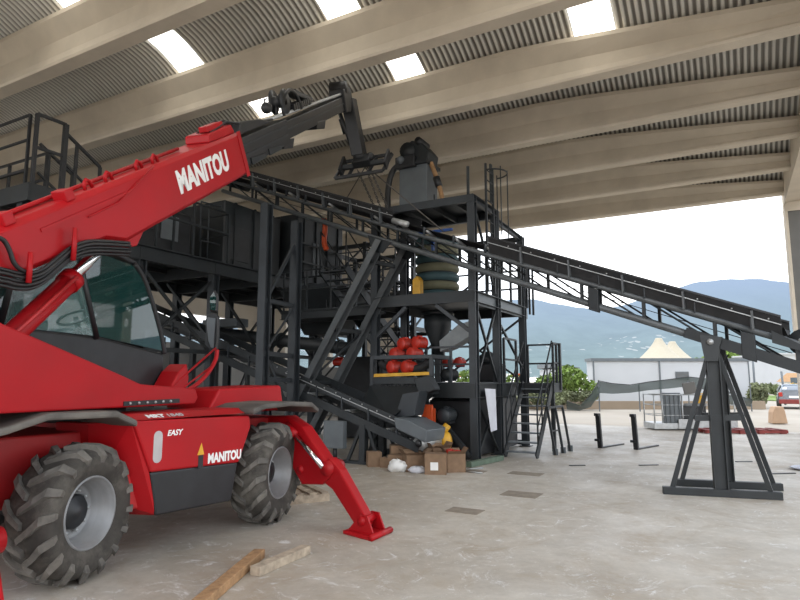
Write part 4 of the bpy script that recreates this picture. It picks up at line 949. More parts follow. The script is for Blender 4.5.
carton(.75,12.0,0,.36,.3,.40,.4,'cardboard box with open flaps between pump and labelled box',1)
carton(-.52,12.3,0,.26,.26,.28,.2,'small cardboard box beside the low conveyor leg, larger of two',0)
carton(-.26,12.15,0,.20,.2,.18,-.3,'small cardboard box beside the low conveyor leg, smaller of two',0)
for i, (x, y, z) in enumerate([(1.0,11.6,.30),(1.08,11.68,.32),(.95,11.68,.34)]):
    motor((x,y,z), .06, .16, 'redmotor', ['red part lying in the rightmost open box, nearest one','red part lying in the rightmost open box, right one','red part lying in the rightmost open box, rear one'][i], ax=Vector((1,.3*i,0)).normalized(), name='red_fitting', cat='fitting', group='red fittings in the open box')
m = MB(); m.ball((-.05,11.55,.10), .16, (1.1,.8,.75), 8)
for i, v in enumerate(m.v): m.v[i] = v+Vector((random.uniform(-.03,.03), random.uniform(-.03,.03), random.uniform(-.02,.03)))
tag(m.build('plastic_bag', M['white']), 'crumpled white plastic bag at the left of the cardboard boxes', 'bag')
m = MB(); m.ball((.33,11.42,.05), .12, (1.5,.9,.5), 8)
for i, v in enumerate(m.v): m.v[i] = v+Vector((random.uniform(-.02,.02), random.uniform(-.02,.02), max(-.01,random.uniform(-.02,.02))))
tag(m.build('crumpled_paper', M['paper']), 'crumpled pale paper in front of the cardboard boxes', 'paper')
tag(MB().bar((1.35,12.08,.06), (2.16,13.12,.06), .12, .10).build('timber_beam', mat('green_timber',(.10,.14,.10),.8,var=.2)), 'greenish beam lying on the floor at the tower foot', 'beam')
for i, (p, q) in enumerate([((1.22,11.5,.02),(1.5,11.25,.02)),((1.25,11.75,.02),(1.6,11.9,.02))]):
    tag(MB().tube([p,q], .015, 6).build('metal_rod', M['galv']), ['short bright rod on the floor right of the boxes, nearer one','short bright rod on the floor right of the boxes, farther one'][i], 'rod', 'rods by the boxes')
# small grey switch box on a foot
SB = thing('switch_cabinet', 'flat grey box on a round foot left of the low conveyor legs', 'cabinet', h(10.49,-7.36,0))
MB().hb(10.42,10.56,-7.62,-7.12,.30,.86).build('box', M['greyp'], SB, .01)
MB().tube([h(10.49,-7.36,.08), h(10.49,-7.36,.32)], .045, 10).build('stem', M['black'], SB)
MB().lathe([(0,0),(.22,0),(.22,.03),(.06,.10),(0,.10)], h(10.49,-7.36,0), Z, 20).build('foot', M['black'], SB)
# ================================================================== LEFT PLATFORMS
PF = thing('steel_platform', 'big dark steel platform on tall columns behind the telehandler, with handrails', 'platform', h(11.5,-12.5,0))
def col(parent, a, b, z1, z0=0, w=.19, name='column', mt='steel2'):
    MB().ibeam(h(a,b,z0), h(a,b,z1), w, w, up=U, t=.025).build(name, M[mt], parent)
    MB().box(h(a,b,z0+.012), U*w*.8, V*w*.8, Z*.012).build('foot_plate', M['steel'], parent)
for a, b, z in [(10.25,-10.8,4.2),(12.1,-10.8,4.2),(14.2,-10.8,4.2),(16.2,-10.8,4.2),(8.2,-10.8,4.2),(6.2,-10.8,4.2),(8.2,-14.2,4.2),(10.25,-14.2,4.2),(12.1,-14.2,4.2),(14.2,-14.2,4.2),(16.2,-14.2,4.2)]: col(PF, a, b, z)
for b in (-10.72,-14.25): MB().chan(h(5.9,b,4.36), h(16.4,b,4.36), .10, .32).build('edge_beam', M['steel'], PF)
for a in (5.95,8.2,10.3,12.1,14.2,16.3): MB().chan(h(a,-10.75,4.34), h(a,-14.2,4.34), .10, .28).build('cross_beam', M['steel'], PF)
MB().hb(5.9, 16.4, -14.25, -10.7, 4.50, 4.54).build('deck_plate', M['steel'], PF)
for b in (-11.6,-12.5,-13.4): MB().bar(h(5.9,b,4.42), h(16.4,b,4.42), .06, .10).build('joist', M['black'], PF)
rail(PF, [(7.6,-10.72),(8.5,-10.72),(9.5,-10.72),(10.6,-10.72),(10.6,-11.7)], 4.54, 1.25, .72)
rail(PF, [(13.2,-10.72),(14.2,-10.72),(15.2,-10.72),(16.3,-10.72)], 4.54, 1.1, .55)
# side gate of thin tube on the platform
GT = thing('tube_gate', 'thin square tube gate on the edge of the dark platform', 'gate', h(10.2,-10.9,4.9))
for p, q in [((9.9,5.0),(9.9,5.95)),((9.9,5.95),(10.55,5.98)),((9.9,5.0),(10.55,5.02)),((10.15,4.6),(10.15,5.95))]: MB().tube([h(p[0],-10.95,p[1]), h(q[0],-10.95,q[1])], .018, 6).build('tube', M['steel2'], GT)
# horizontal and crossed bracing between the columns
def xb(parent, a0, b0, z0, a1, b1, z1, w=.06, mt='steel'): MB().bar(h(a0,b0,z0), h(a1,b1,z1), w, w).build('brace', M[mt], parent)
for a0, a1 in ((8.2,10.25),(12.1,14.2),(14.2,16.2)):
    xb(PF, a0,-10.8,2.3, a1,-10.8,4.1); xb(PF, a1,-10.8,2.3, a0,-10.8,4.1)
for a0, a1 in ((14.2,16.2),):
    xb(PF, a0,-14.2,.3, a1,-14.2,4.1, .07); xb(PF, a1,-14.2,2.0, a0,-14.2,4.1, .07)
xb(PF, 8.6,-10.8,1.2, 10.25,-10.8,2.3, .08); xb(PF, 10.25,-10.8,.3, 9.3,-10.8,1.4, .07)
for b0, b1 in ((-10.8,-12.4),(-12.4,-14.2)):
    xb(PF, 12.1,b0,2.2, 12.1,b1,4.1); xb(PF, 14.2,b0,4.1, 14.2,b1,2.2); xb(PF,10.25,b1,4.1,10.25,b0,2.6)
for z in (2.35, 1.2): MB().bar(h(8.2,-10.8,z), h(16.2,-10.8,z), .08, .10).build('tie_beam', M['steel'], PF)
# front row of two tall columns with head beam
FC = thing('front_column_frame', 'two tall dark columns with cross ties standing under the upper end of the long conveyor', 'frame', h(10.0,-8.4,0))
for a in (9.42, 10.42):
    col(FC, a, -8.45, 5.40 if a < 10 else 5.25, 0, .19, mt='steel2')
for z in (3.35, 2.25, 1.72): MB().bar(h(9.42,-8.45,z), h(10.42,-8.45,z-.03), .07, .09).build('tie', M['steel2'], FC)
for z0, z1 in ((3.3,4.4),): MB().bar(h(9.5,-8.45,z0+.1), h(10.35,-8.45,z1+.3), .06).build('brace', M['steel2'], FC)
MB().bar(h(10.4,-8.45,.9), h(9.5,-8.45,2.2), .06).build('brace', M['steel2'], FC)
MB().bar(h(9.5,-8.45,2.3), h(10.35,-8.45,3.25), .035).build('brace', M['steel2'], FC)

# higher platform with stairs, upper left
UP = thing('upper_platform', 'raised dark platform with handrails and descending steps at the upper left', 'platform', h(4.6,-11.5,0))
MB().hb(5.78, 6.75, -14.2, -10.7, 5.08, 5.14).build('deck_plate', M['steel'], UP)
MB().hb(5.78, 6.75, -10.72, -10.66, 4.84, 5.16).build('edge_beam', M['steel'], UP)
MB().hb(5.74, 5.80, -14.2, -10.66, 4.84, 5.16).build('edge_beam', M['steel'], UP)
MB().hb(5.85, 6.7, -14.0, -11.6, 4.70, 4.75).build('lower_pan', M['black'], UP)
for a, b in ((5.88,-11.0),(5.88,-14.0),(6.65,-14.0)): MB().ibeam(h(a,b,0), h(a,b,5.05), .17, .17, up=U).build('column', M['steel'], UP)
for b in (-11.7,-12.8): MB().bar(h(5.8,b,4.98), h(6.7,b,4.98), .07, .14).build('joist', M['steel'], UP)
rail(UP, [(5.78,-14.1),(5.78,-13.2),(5.78,-12.1),(5.78,-10.85)], 5.14, 1.32, .85, r=.019, mt='black')
MB().bar(h(5.78,-14.1,5.42), h(5.78,-10.85,5.42), .045).build('rail', M['black'], UP)
rail(UP, [(6.7,-14.1),(6.7,-13.2),(6.7,-11.85)], 5.14, 1.1, .55, mt='black')
rail(UP, [(5.82,-10.7),(6.35,-10.7)], 5.14, 1.32, .70, r=.025, mt='black')
MB().bar(h(6.35,-10.7,4.5), h(6.35,-10.7,6.46), .08).build('rail_post', M['black'], UP)
MB().hb(5.87, 6.4, -11.7, -10.7, 5.04, 5.10).build('step_plate', M['steel'], UP)
for b in (-10.75,-11.65): MB().bar(h(6.35,b,5.0), h(7.25,b,4.55), .04, .22).build('stringer', M['black'], UP)
for b, r_ in ((-10.75,.03),(-11.65,.03)):
    MB().bar(h(6.42,b,6.30), h(7.12,b,5.88), .05).build('handrail', M['black'], UP)
    MB().bar(h(6.42,b,5.72), h(7.12,b,5.25), .04).build('handrail', M['black'], UP)
    for a, z in ((6.62,6.2),(7.12,5.88)): MB().bar(h(a,b,4.6), h(a,b,z), .05).build('rail_post', M['black'], UP)
for i in range(3): MB().hb(6.45+i*.27, 6.68+i*.27, -11.65, -10.75, 4.98-i*.15, 5.01-i*.15).build('tread', M['steel'], UP)

# machines on and under the big platform
def cabinet(name, label, cat, a0, a1, b0, b1, z0, z1, mt='steel', ribs=3, holes=()):
    t = thing(name, label, cat, h((a0+a1)/2,(b0+b1)/2,z0))
    MB().hb(a0,a1,b0,b1,z0,z1).build('housing', M[mt], t, .03)
    for i in range(ribs):
        a = a0+(a1-a0)*(i+.5)/ribs; MB().hb(a-.03,a+.03,b1,b1+.05,z0,z1).build('rib', M['steel'], t)
    for (aa, zz, w, hh, m_) in holes: MB().hb(aa,aa+w,b1+.0,b1+.03,zz,zz+hh).build('panel', M[m_], t, .01)
    return t
cabinet('screen_housing', 'long dark screen housing on the platform right of the tube gate', 'machine', 11.0, 13.2, -13.2, -11.3, 4.55, 6.35, 'steel', 3, [(12.35,5.45,.16,.14,'white'),(12.6,5.42,.22,.16,'greyp'),(11.2,4.8,.7,.9,'black')])
cabinet('mixer_housing', 'dark ribbed mixer housing at the right end of the platform', 'machine', 13.5, 15.8, -13.4, -10.9, 4.55, 6.55, 'steel', 4, [(14.2,4.8,.3,1.0,'greyp')])
cabinet('conveyor_drive_box', 'sloping dark box on the platform behind the left handrail', 'machine', 8.0, 10.2, -13.4, -11.6, 4.55, 5.75, 'black', 2, [(8.2,5.15,.9,.5,'steel2'),(9.3,5.0,.5,.6,'greyp')])
EB = thing('hanging_hopper', 'wide dark hopper hanging under the right part of the platform', 'hopper', h(14.2,-10.2,2.9))
m = MB(); m.add([h(a,b,z) for a, b, z in [(13.3,-11.4,4.3),(15.2,-11.4,4.3),(15.2,-9.3,4.3),(13.3,-9.3,4.3),(13.9,-10.9,3.0),(14.7,-10.9,3.0),(14.7,-9.9,3.0),(13.9,-9.9,3.0)]],[(0,1,2,3),(4,5,6,7),(0,1,5,4),(1,2,6,5),(2,3,7,6),(3,0,4,7)]); m.build('hopper', M['steel'], EB)
MB().hb(13.25,15.25,-11.45,-9.25,4.26,4.34).build('flange', M['steel2'], EB)
SCW = thing('screw_conveyor', 'long thick dark tube running level behind the columns', 'conveyor', h(13,-11.5,2.4))
MB().tube([h(13,-17.0,3.55), h(13,-8.7,2.50)], .17, 16).build('tube', M['steel'], SCW)
for b in (-16,-13.5,-11,-9): MB().lathe([(.17,-.03),(.22,-.03),(.22,.03),(.17,.03)], h(13,b,3.55+(b+17)*(-.1265)), V*8.3-Z*1.05, 16).build('flange', M['steel2'], SCW)
MB().hb(12.9,13.4,-14.0,-12.6,3.25,3.50).build('motor_base', M['greyp'], SCW, .02)
for b in (-15.8,-12.2): MB().bar(h(13,b,0), h(13,b,3.2+(b+17)*(-.1265)), .10).build('leg', M['steel'], SCW)
BW = cabinet('grey_bin', 'wide grey sheet bin low behind the telehandler hood', 'bin', 12.0, 15.0, -17.5, -15.5, .0, 2.6, 'wallg', 4)
cabinet('dark_tank', 'dark square tank low behind the leaning legs', 'tank', 15.2, 17.0, -10.6, -9.0, 0, 2.4, 'black', 2)
motor(h(14.6,-9.0,3.35), .22, .7, 'steel2', 'grey barrel motor beside the hanging hopper', ax=U)
motor(h(13.8,-9.6,2.2), .12, .3, 'redmotor', 'small red motor deep behind the leaning trestle', ax=V)
# orange lifting rope bag near the conveyor, and red part
tag(MB().tube(smooth([h(12.6,-9.3,5.95), h(12.6,-9.25,5.7), h(12.6,-9.3,5.3), h(12.6,-9.2,5.1)], 2), [.05]*13 if False else .07, 10).build('orange_tube', M['orange']), 'short upright orange tube seen under the long conveyor', 'tube')

# stair tower with lattice in the gap between platform and tower
SL = thing('rear_stair', 'steel stair descending from the platform behind the leaning legs', 'stair', h(14.5,-8.9,0))
for b in (-9.25,-8.45): MB().bar(h(12.4,b,4.55), h(15.9,b,2.2), .04, .22).build('stringer', M['steel'], SL)
for i in range(13):
    f = (i+.5)/13; MB().box(h(12.4+3.5*f,-8.85,4.55-2.35*f+.02), U*.10, V*.38, Z*.015).build('tread', M['steel2'], SL)
for b in (-9.25,-8.45):
    for dz in (1.0,.5): MB().tube([h(12.4,b,4.55+dz), h(15.9,b,2.2+dz)], .02, 6).build('handrail', M['steel'], SL)
    for i in range(5): f = i/4; MB().tube([h(12.4+3.5*f,b,4.55-2.35*f), h(12.4+3.5*f,b,5.55-2.35*f)], .02, 6).build('handrail_post', M['steel'], SL)
MB().hb(15.9,17.2,-9.3,-8.4,2.14,2.2).build('landing', M['steel'], SL)
for a, b in ((16.0,-9.2),(16.0,-8.5),(17.1,-9.2),(17.1,-8.5)): MB().bar(h(a,b,0), h(a,b,2.14), .08).build('leg', M['steel'], SL)
LT = thing('lattice_frame', 'dark lattice frame with many crossed braces between platform and tower', 'frame', h(16.5,-9.5,0))
for a in (15.6, 17.6):
    for b in (-11.6,-9.9,-8.2): MB().bar(h(a,b,0), h(a,b,6.0), .12, .12).build('post', M['steel'], LT)
    for z in (1.6, 3.2, 4.6, 5.9): MB().bar(h(a,-11.6,z), h(a,-8.2,z), .10, .12).build('beam', M['steel'], LT)
    for (z0, z1) in ((1.6,3.2),(3.2,4.6),(4.6,5.9)):
        for b0 in (-11.6,-9.9):
            xb(LT, a,b0,z0, a,b0+1.7,z1, .045); xb(LT, a,b0+1.7,z0, a,b0,z1, .045)
for b in (-11.6,-8.2):
    for z in (1.6,3.2,4.6,5.9): MB().bar(h(15.6,b,z), h(17.6,b,z), .10, .12).build('beam', M['steel'], LT)
    for (z0, z1) in ((0,1.6),(3.2,4.6)): xb(LT, 15.6,b,z0, 17.6,b,z1, .045)
for z in (3.3, 4.7): 
    for dz in (.5, 1.0): MB().bar(h(15.5,-11.6,z+dz), h(15.5,-8.2,z+dz), .035).build('rail', M['steel2'], LT)
    for i in range(7): MB().bar(h(15.5,-11.6+i*.567,z), h(15.5,-11.6+i*.567,z+1.0), .035).build('rail_post', M['steel2'], LT)
# bridge between the frame and the tower
BR = thing('service_bridge', 'narrow dark service bridge linking the platform and the tower middle deck', 'bridge', h(13.2,-9.1,3.5))
MB().hb(12.6,13.5,-10.7,-7.42,3.50,3.56).build('deck_plate', M['steel'], BR)
for a in (12.6,13.5):
    MB().chan(h(a,-10.7,3.42), h(a,-7.42,3.42), .08, .22).build('side_beam', M['steel'], BR)
    for dz in (.55,1.05): MB().bar(h(a,-10.7,3.56+dz), h(a,-7.42,3.56+dz), .04).build('rail', M['steel'], BR)
    for i in range(5): MB().bar(h(a,-10.6+i*.78,3.5), h(a,-10.6+i*.78,4.6), .04).build('rail_post', M['steel'], BR)

# ================================================================== LOOSE THINGS ON THE FLOOR
def fork(x, y, label):
    t = thing('pallet_fork', label, 'fork', (x, y, 0), 'pallet forks standing on the floor')
    d = Vector((.73,.68,0)); n_ = Vector((-.68,.73,0)); p = Vector((x,y,0))
    MB().ext([p-d*.035-n_*.06, p+d*.035-n_*.06, p+d*.02+Z*.86-n_*.06+Vector((-.03,0,0)), p-d*.045+Z*.86-n_*.06+Vector((-.03,0,0))], n_*.12).build('shank', M['black'], t, .006)
    MB().ext([p-d*.03-n_*.06, p-d*.03+n_*.06, p+d*1.2+n_*.03, p+d*1.2-n_*.03], Z*.035).build('blade', M['black'], t)
    MB().box(p+Vector((-.06,-.02,.83)), d*.05, n_*.06, Z*.035).build('hook', M['black'], t)
    MB().box(p+Vector((-.07,0,.20)), d*.04, n_*.06, Z*.03).build('hook', M['black'], t)
fork(5.06, 15.5, 'black pallet fork standing upright on the floor, left one of two')
fork(5.83, 15.15, 'black pallet fork standing upright on the floor, right one of two')
def plank(p, q, w, hh, mt, name, label):
    p, q = Vector(p), Vector(q); tag(MB().bar(p+Z*hh/2, q+Z*hh/2, w, hh).build(name, M[mt], None, .006), label, 'timber')
plank((-1.50,4.72,0), (-1.36,6.08,0), .11, .08, 'wood', 'timber_beam', 'orange brown timber beam on the floor in front of the telehandler')
plank((-1.27,5.52,.0), (-.93,6.22,.0), .11, .08, 'wood2', 'timber_beam', 'grey weathered timber beam touching the orange brown one')
# wooden pallet beyond the front tyre
WP = thing('wooden_pallet', 'wooden pallet lying on the floor behind the front tyre and outrigger', 'pallet', (-1.75,8.95,0))
e1 = Vector((.88,.47,0)); e2 = Vector((-.47,.88,0)); pc = Vector((-1.75,8.95,0))
for i in range(3): MB().box(pc+e2*(-.42+.42*i)+Z*.05, e1*.6, e2*.05, Z*.05).build('bearer', M['wood2'], WP)
for i in range(7): MB().box(pc+e1*(-.54+.18*i)+Z*.112, e1*.05, e2*.45, Z*.011).build('deck_board', M['wood2'], WP)
for x, y, s_, lab in ((7.9,11.8,.35,'pale crumpled sheet on the floor at the right edge of the hall'),):
    m = MB(); m.ball((x,y,.03), s_, (1.2,.7,.12), 8)
    for i, v in enumerate(m.v): m.v[i] = v+Vector((random.uniform(-.04,.04), random.uniform(-.04,.04), random.uniform(0,.03)))
    tag(m.build('crumpled_sheet', M['paper']), lab, 'sheet')
for i, (x, y, dx, dy, lab) in enumerate([(3.55,12.35,.32,.05,'small dark metal strip on the floor in front of the forks'),(6.3,12.0,.25,.0,'short dark strip on the floor beside the trestle strut'),(5.0,12.4,.4,.06,'thin dark strip on the floor between forks and stand'),(7.0,11.3,.5,.08,'dark floor strip right of the stand post'),(7.2,12.9,.35,.03,'thin dark strip on the floor nearest the pallet')]):
    tag(MB().bar((x-dx/2,y-dy/2,.008), (x+dx/2,y+dy/2,.008), .06, .016).build('metal_strip', M['hose']), lab, 'strip', 'dark strips on the floor')

# ================================================================== OUTSIDE
def obox(p, ex, ey, ez): return MB().box(p, ex, ey, ez)
# tan low wall with patches, prefab building
struct('trim_40', MB().box((14.5,36.3,.22), (7.2,.0,0), (0,.18,0), (0,0,.24)), M['kerb'])
PFB = thing('prefab_building', 'long low white panel building beyond the green netting', 'building', (17.8,41.0,0))
MB().box((17.85,40.4,1.5), (5.15,-.05,0), (0,.6,0), (0,0,1.5)).build('wall', M['prefab'], PFB)
MB().box((17.85,40.4,3.03), (5.25,-.05,0), (0,.7,0), (0,0,.10)).build('roof', M['greyp'], PFB)
for x in (12.75,17.1,20.3,22.95): MB().box((x,39.76,1.5), (.04,0,0), (0,.03,0), (0,0,1.5)).build('panel_joint', M['greyp'], PFB)
wv = MB().box((18.55,39.74,2.0), (.42,0,0), (0,.04,0), (0,0,.25)).build('vent_window', M['greyp'], PFB)
for i in range(4): MB().box((18.55,39.69,1.84+i*.11), (.38,0,0), (0,.02,0), (0,0,.02)).build('louvre', M['colg'], wv)
TN_ = thing('marquee_tent', 'cream marquee with two pointed peaks behind the white building', 'tent', (25.0,58,0))
def tent(x, y, r, z0, z1, base):
    m = MB(); pr = []
    for i in range(9): f = i/8; pr.append((r*((1-f)**1.15)*.92+.22*r*.5*(f < 1)*(f), z0+(z1-z0)*f))
    pr = [(r,z0)]+[(r*((1-f)**1.4*.85+.14), z0+(z1-z0)*f) for f in (.1,.25,.4,.55,.7,.82,.92,.98)]+[(0,z1)]
    m.lathe(pr, (x,y,0), Z, 20); m.build('canopy', M['tent'], TN_)
    for t in range(6): MB().bar((x+r*.95*math.cos(t),y+r*.95*math.sin(t),0),(x+r*.95*math.cos(t),y+r*.95*math.sin(t),z0), .1).build('pole', M['white'], TN_)
tent(25.0,58.0,2.15,3.55,5.75,0); tent(27.2,60.0,2.1,3.5,5.55,0)
# netting: a sagging strip on posts
NP = [(9.1,.55,.10),(9.8,.30,.02),(10.4,.85,.25),(10.9,1.65,1.0),(11.6,1.50,.95),(12.6,1.42,1.0),(13.6,1.58,1.15),(14.8,1.72,1.25),(15.8,1.86,1.35),(16.8,1.75,1.15),(17.4,1.55,.75),(18.1,.95,.35),(19.2,.62,.25)]
m = MB(); vs = []
for i, (x, z1, z0) in enumerate(NP):
    for j in range(4): vs.append(Vector((x, 33.2+.12*math.sin(i*1.7+j), z0+(z1-z0)*j/3)))
fs = [(i*4+j,(i+1)*4+j,(i+1)*4+j+1,i*4+j+1) for i in range(len(NP)-1) for j in range(3)]
m.add(vs, fs, True); NT = thing('green_netting', 'sagging dark green shade netting strung in front of the white building', 'netting', (14,33.2,0)); m.build('net', M['net'], NT)
MB().tube([Vector((x,33.2,z1+.02)) for x, z1, z0 in NP], .022, 5).build('rope', M['hose'], NT)
for x, z in ((10.9,1.7),(15.8,1.9),(19.2,1.5),(13.1,1.5)): MB().bar((x,33.25,0),(x,33.25,z), .06).build('post', M['greyp'], NT)
# shrubs and trees
def shrub(x, y, rx, ry, hh, mt, name, label, cat, n=420, leaf=.16, z0=0, group=None):
    t = thing(name, label, cat, (x,y,z0), group); m = MB(); rnd = random.Random(int(x*91+y*17))
    lumps = [(rnd.uniform(-.75,.75)*rx, rnd.uniform(-.6,.6)*ry, rnd.uniform(.35,.72)*hh, rnd.uniform(.28,.5)) for _ in range(7)]+[(0,0,.45*hh,.6)]
    for i in range(n):
        lx, ly, lz, lr = rnd.choice(lumps); th = rnd.uniform(0,2*PI); ph = math.acos(rnd.uniform(-1,1)); q = rnd.uniform(.75,1.05)
        p = Vector((x+lx+math.sin(ph)*math.cos(th)*lr*rx*q, y+ly+math.sin(ph)*math.sin(th)*lr*ry*q, z0+max(.03,lz+math.cos(ph)*lr*hh*.55*q)))
        d = Vector((rnd.uniform(-1,1),rnd.uniform(-1,1),rnd.uniform(-.5,1))).normalized(); s_ = d.cross(Vector((rnd.uniform(-1,1),rnd.uniform(-1,1),.3))).normalized(); l = leaf*rnd.uniform(.7,1.4)
        m.quad(p-d*l, p+s_*l*.5, p+d*l, p-s_*l*.5)
    m.build('foliage', M[mt], t)
    s = MB()
    for i, (lx, ly, lz, lr) in enumerate(lumps[:4]): s.tube([Vector((x,y,z0)), Vector((x+lx*.5,y+ly*.5,z0+lz*.5)), Vector((x+lx,y+ly,z0+lz))], [.06,.045,.02], 5)
    s.build('stems', M['wood2'], t); return t
shrub(8.0,35.2,1.4,.9,1.35,'leaf2','shrub','grey green low shrub at the left end of the tan wall','shrub', 1500, .10)
shrub(10.1,35.0,1.2,.8,1.25,'leaf2','shrub','olive shrub right behind the left dip of the netting','shrub', 1300, .10)
shrub(9.9,38.2,2.3,1.2,2.9,'leaf','bush','bright green tall bush left of the white building','bush', 2600, .14)
shrub(5.8,38.6,2.2,1.2,2.8,'leaf','bush','bright green bush seen between the tower posts','bush', 1800, .14)
shrub(22.3,37.6,.75,.6,1.7,'leaf2','bush','dry olive bush between white building and silver car','bush', 1200, .12)
for i, (x, y, rx, hh, lab) in enumerate([(41,88,5,5.8,'green tree crown above the white building roof, nearest the stand'),(47.5,90,4,6.4,'green tree beyond the white building, right of the marquee'),(52,92,4,7.0,'green tree just left of the large far white building')]):
    shrub(x, y, rx, 3, hh, 'leaf', 'tree', lab, 'tree', 1600, .45)
# far shed at left, far white house at right, meadow
FS = thing('grey_shed', 'low grey roofed shed far beyond the bushes', 'shed', (17,62,0))
MB().box((16.7,64,1.4),(1.2,0,0),(0,3,0),(0,0,1.4)).build('wall', M['prefab'], FS); MB().ext([(15.2,60.8,2.95),(18.1,60.8,2.55),(18.1,67,2.55),(15.2,67,2.95)],(0,0,.4)).build('roof', M['greyp'], FS)
WH = thing('white_house', 'large white building far at the right behind the silver car', 'building', (52,75,0))
MB().box((53.5,78,2.4),(7.5,0,0),(0,5,0),(0,0,2.4)).build('wall', M['prefab'], WH); MB().box((53.5,78,4.85),(7.7,0,0),(0,5.2,0),(0,0,.10)).build('roof', M['prefab'], WH)
WF = thing('brown_roof_house', 'small house with brown roof in front of the large white building', 'house', (45.5,68,0))
MB().box((45.6,68,.75),(2.0,0,0),(0,1.5,0),(0,0,.75)).build('wall', M['white'], WF); MB().ext([(43.3,66.3,1.5),(47.9,66.3,1.5),(47.0,66.3,2.5),(44.6,66.3,2.5)],(0,3.4,0)).build('roof', M['wood'], WF)
struct('meadow', MB().box((47,58,.02),(16,0,0),(0,8,0),(0,0,.03)), M['leaf'])
shrub(37.8,60,2.4,1.2,1.5,'leaf2','hedge','low hedge on the meadow left of the silver car','hedge',900,.2)
yo = thing('yellow_machine', 'small yellow machine beside the low hedge far right','machine',(40.2,61,0)); MB().ball((40.2,61,.9), .9, (1.4,.8,.7), 8).build('body', M['yellow'], yo); MB().box((40.0,61,1.6),(.4,0,0),(0,.4,0),(0,0,.35)).build('cab', M['carg'], yo)
# lamp posts
for i, (x, y, z, lab) in enumerate([(24.0,41,3.0,'slim pale post at the right end of the white building'),(26.6,42,2.3,'leaning grey post beside the dry bush')]):
    tag(MB().tube([(x,y,0),(x-.1*i,y,z)], .07, 8).build('fence_post', M['greyp']), lab, 'post')
# parked car
CR = thing('parked_car', 'silver hatchback parked outside at the right edge, seen from behind', 'car', (23.55,36.3,0))
CX, CY, C0 = Vector((.86,-.51,0)), Vector((.51,.86,0)), Vector((23.55,36.3,0))
def cr(x, y, z): return C0+CX*x+CY*y+Z*z
body = [(-.80,.28),(-.85,.55),(-.82,.86),(-.74,1.0),(-.58,1.38),(-.36,1.46),(.36,1.46),(.58,1.38),(.74,1.0),(.82,.86),(.85,.55),(.80,.28)]
m = MB(); stn = [(0,.94,0,.30),(.12,1.0,0,.6),(.55,1.0,1,1),(1.6,1.0,1,1),(2.3,1.0,1,.9),(3.0,.99,1,.06),(3.9,.93,1,.0)]
vs = []
for dy, sw, _, top in stn:
    for x, z in body: vs.append(cr(x*sw, dy, z if z <= 1.0 else 1.0+(z-1.0)*top))
nbd = len(body)
fs = [(i*nbd+j, i*nbd+(j+1) % nbd, (i+1)*nbd+(j+1) % nbd, (i+1)*nbd+j) for i in range(len(stn)-1) for j in range(nbd)]+[tuple(range(nbd)), tuple(range((len(stn)-1)*nbd, len(stn)*nbd))]
m.add(vs, fs); m.build('body', M['carp'], CR, .03)
MB().ext([cr(-.62,.03,1.06), cr(-.50,.42,1.40), cr(.50,.42,1.40), cr(.62,.03,1.06)], -CY*.05).build('rear_window', M['carg'], CR)
for sg in (-1, 1):
    MB().ext([cr(sg*.79,.5,1.04), cr(sg*.64,.6,1.36), cr(sg*.64,2.1,1.36), cr(sg*.79,2.6,1.04)], CX*sg*.03).build('side_window', M['carg'], CR)
    MB().box(cr(sg*.68,.0,.84), CX*.10, CY*.05, Z*.12).build('tail_light', M['redmotor'], CR, .02)
MB().box(cr(0,-.03,.42), CX*.80, CY*.08, Z*.13).build('bumper', M['rust'], CR, .03)
MB().box(cr(0,-.03,.70), CX*.26, CY*.03, Z*.06).build('number_plate', M['white'], CR)
for x, dy in ((-.76,.7),(.76,.7),(-.76,3.2),(.76,3.2)): MB().lathe([(0,-.1),(.30,-.1),(.32,0),(.30,.1),(0,.1)], cr(x,dy,.32), CX, 16).build('wheel', M['tire'], CR)
# beige block
MB_ = MB().ext([(14.65,24.0,0),(15.25,24.0,0),(15.18,24.0,.45),(15.12,24.0,.66),(14.80,24.0,.66),(14.70,24.0,.45)],(.1,.5,0)); tag(MB_.build('traffic_block', M['block'], None, .03), 'beige plastic road block standing outside left of the silver car', 'block')
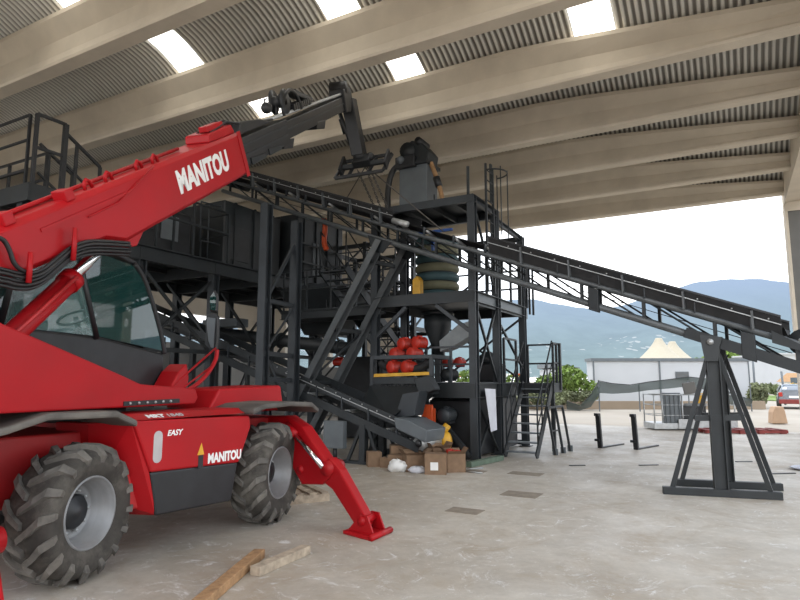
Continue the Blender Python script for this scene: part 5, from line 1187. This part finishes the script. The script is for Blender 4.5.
# man basket cage
BK = thing('work_basket', 'grey steel work basket with mesh sides outside behind the conveyor stand', 'basket', (10.1,21.3,0))
bo_, bex, bey = Vector((8.72,20.9,0)), Vector((.995,-.05,0)), Vector((.05,.995,0))
def bp(x, y, z): return bo_+bex*x+bey*y+Z*z
MB().box(bp(1.35,.5,.14), bex*1.38, bey*.55, Z*.10).build('floor_tray', M['galv'], BK, .01)
MB().box(bp(1.75,-.07,.22), bex*.98, bey*.02, Z*.16).build('toe_board', M['galv'], BK)
for x, y in ((0,0),(.28,0),(.95,0),(1.9,0),(2.7,0),(0,1),(1.35,1),(2.7,1)): MB().tube([bp(x,y,.06), bp(x,y,1.20)], .025, 6).build('post', M['galv'], BK)
for z in (1.20,.85,.50):
    for p, q in (((0,0),(1.0,0)),((1.0,0),(2.7,0)),((2.7,0),(2.7,1)),((2.7,1),(0,1)),((0,1),(0,0))): MB().tube([bp(*p,z), bp(*q,z)], .02 if z > 1 else .014, 6).build('rail', M['galv'], BK)
MB().box(bp(.62,.12,.72), bex*.30, bey*.10, Z*.55).build('side_box', M['greyp'], BK, .02)
for i in range(4): MB().box(bp(.40+.15*i,.0,.72), bex*.008, bey*.012, Z*.50).build('mesh_bar', M['greyp'], BK)
MB().box(bp(1.45,.5,.60), bex*.42, bey*.25, Z*.24).build('machine_block', M['black'], BK, .04)
MB().box(bp(1.50,.25,.85), bex*.35, bey*.06, Z*.05).build('bracket', M['greyp'], BK)
MB().box(bp(1.40,.4,1.42), bex*.22+Z*.03, bey*.04, Z*.20-bex*.04).build('control_panel', M['colg'], BK, .02)
MB().box(bp(1.78,.5,1.06), bex*.12, bey*.03, Z*.18).build('yellow_plate', M['yellow'], BK)
# red pallet
RPL = thing('red_pallet', 'red wooden pallet lying outside right of the work basket', 'pallet', (11.5,19.9,0))
for i in range(3): MB().box((10.3+.75+i*.0+.0,19.55+i*.35,.06),(1.3,-.04,0),(0,.05,0),(0,0,.04)).build('bearer', M['rust'], RPL)
for i in range(8): MB().box((9.85+i*.34,19.9,.12),(.10,0,0),(0,.45,0),(0,0,.012)).build('deck_board', M['rust'], RPL)
for i, x in enumerate((10.9,11.5,12.2)): MB().box((x,19.5,.05),(.09,0,0),(0,.05,0),(0,0,.05)).build('block', M['rust'], RPL)
# orange striped barrier and vehicles seen low between the tower posts
OB = thing('orange_barrier', 'orange and white striped barrier far outside behind the tower stair', 'barrier', (6.6,44,0))
for i in range(7): MB().box((4.2+i*.7,44,2.05),(.35,0,0),(0,.05,0),(0,0,.12)).build('board', M['orange' if i % 2 == 0 else 'white'], OB)
for x in (4.2,8.4): MB().bar((x,44,0),(x,44,2.05), .08).build('post', M['greyp'], OB)
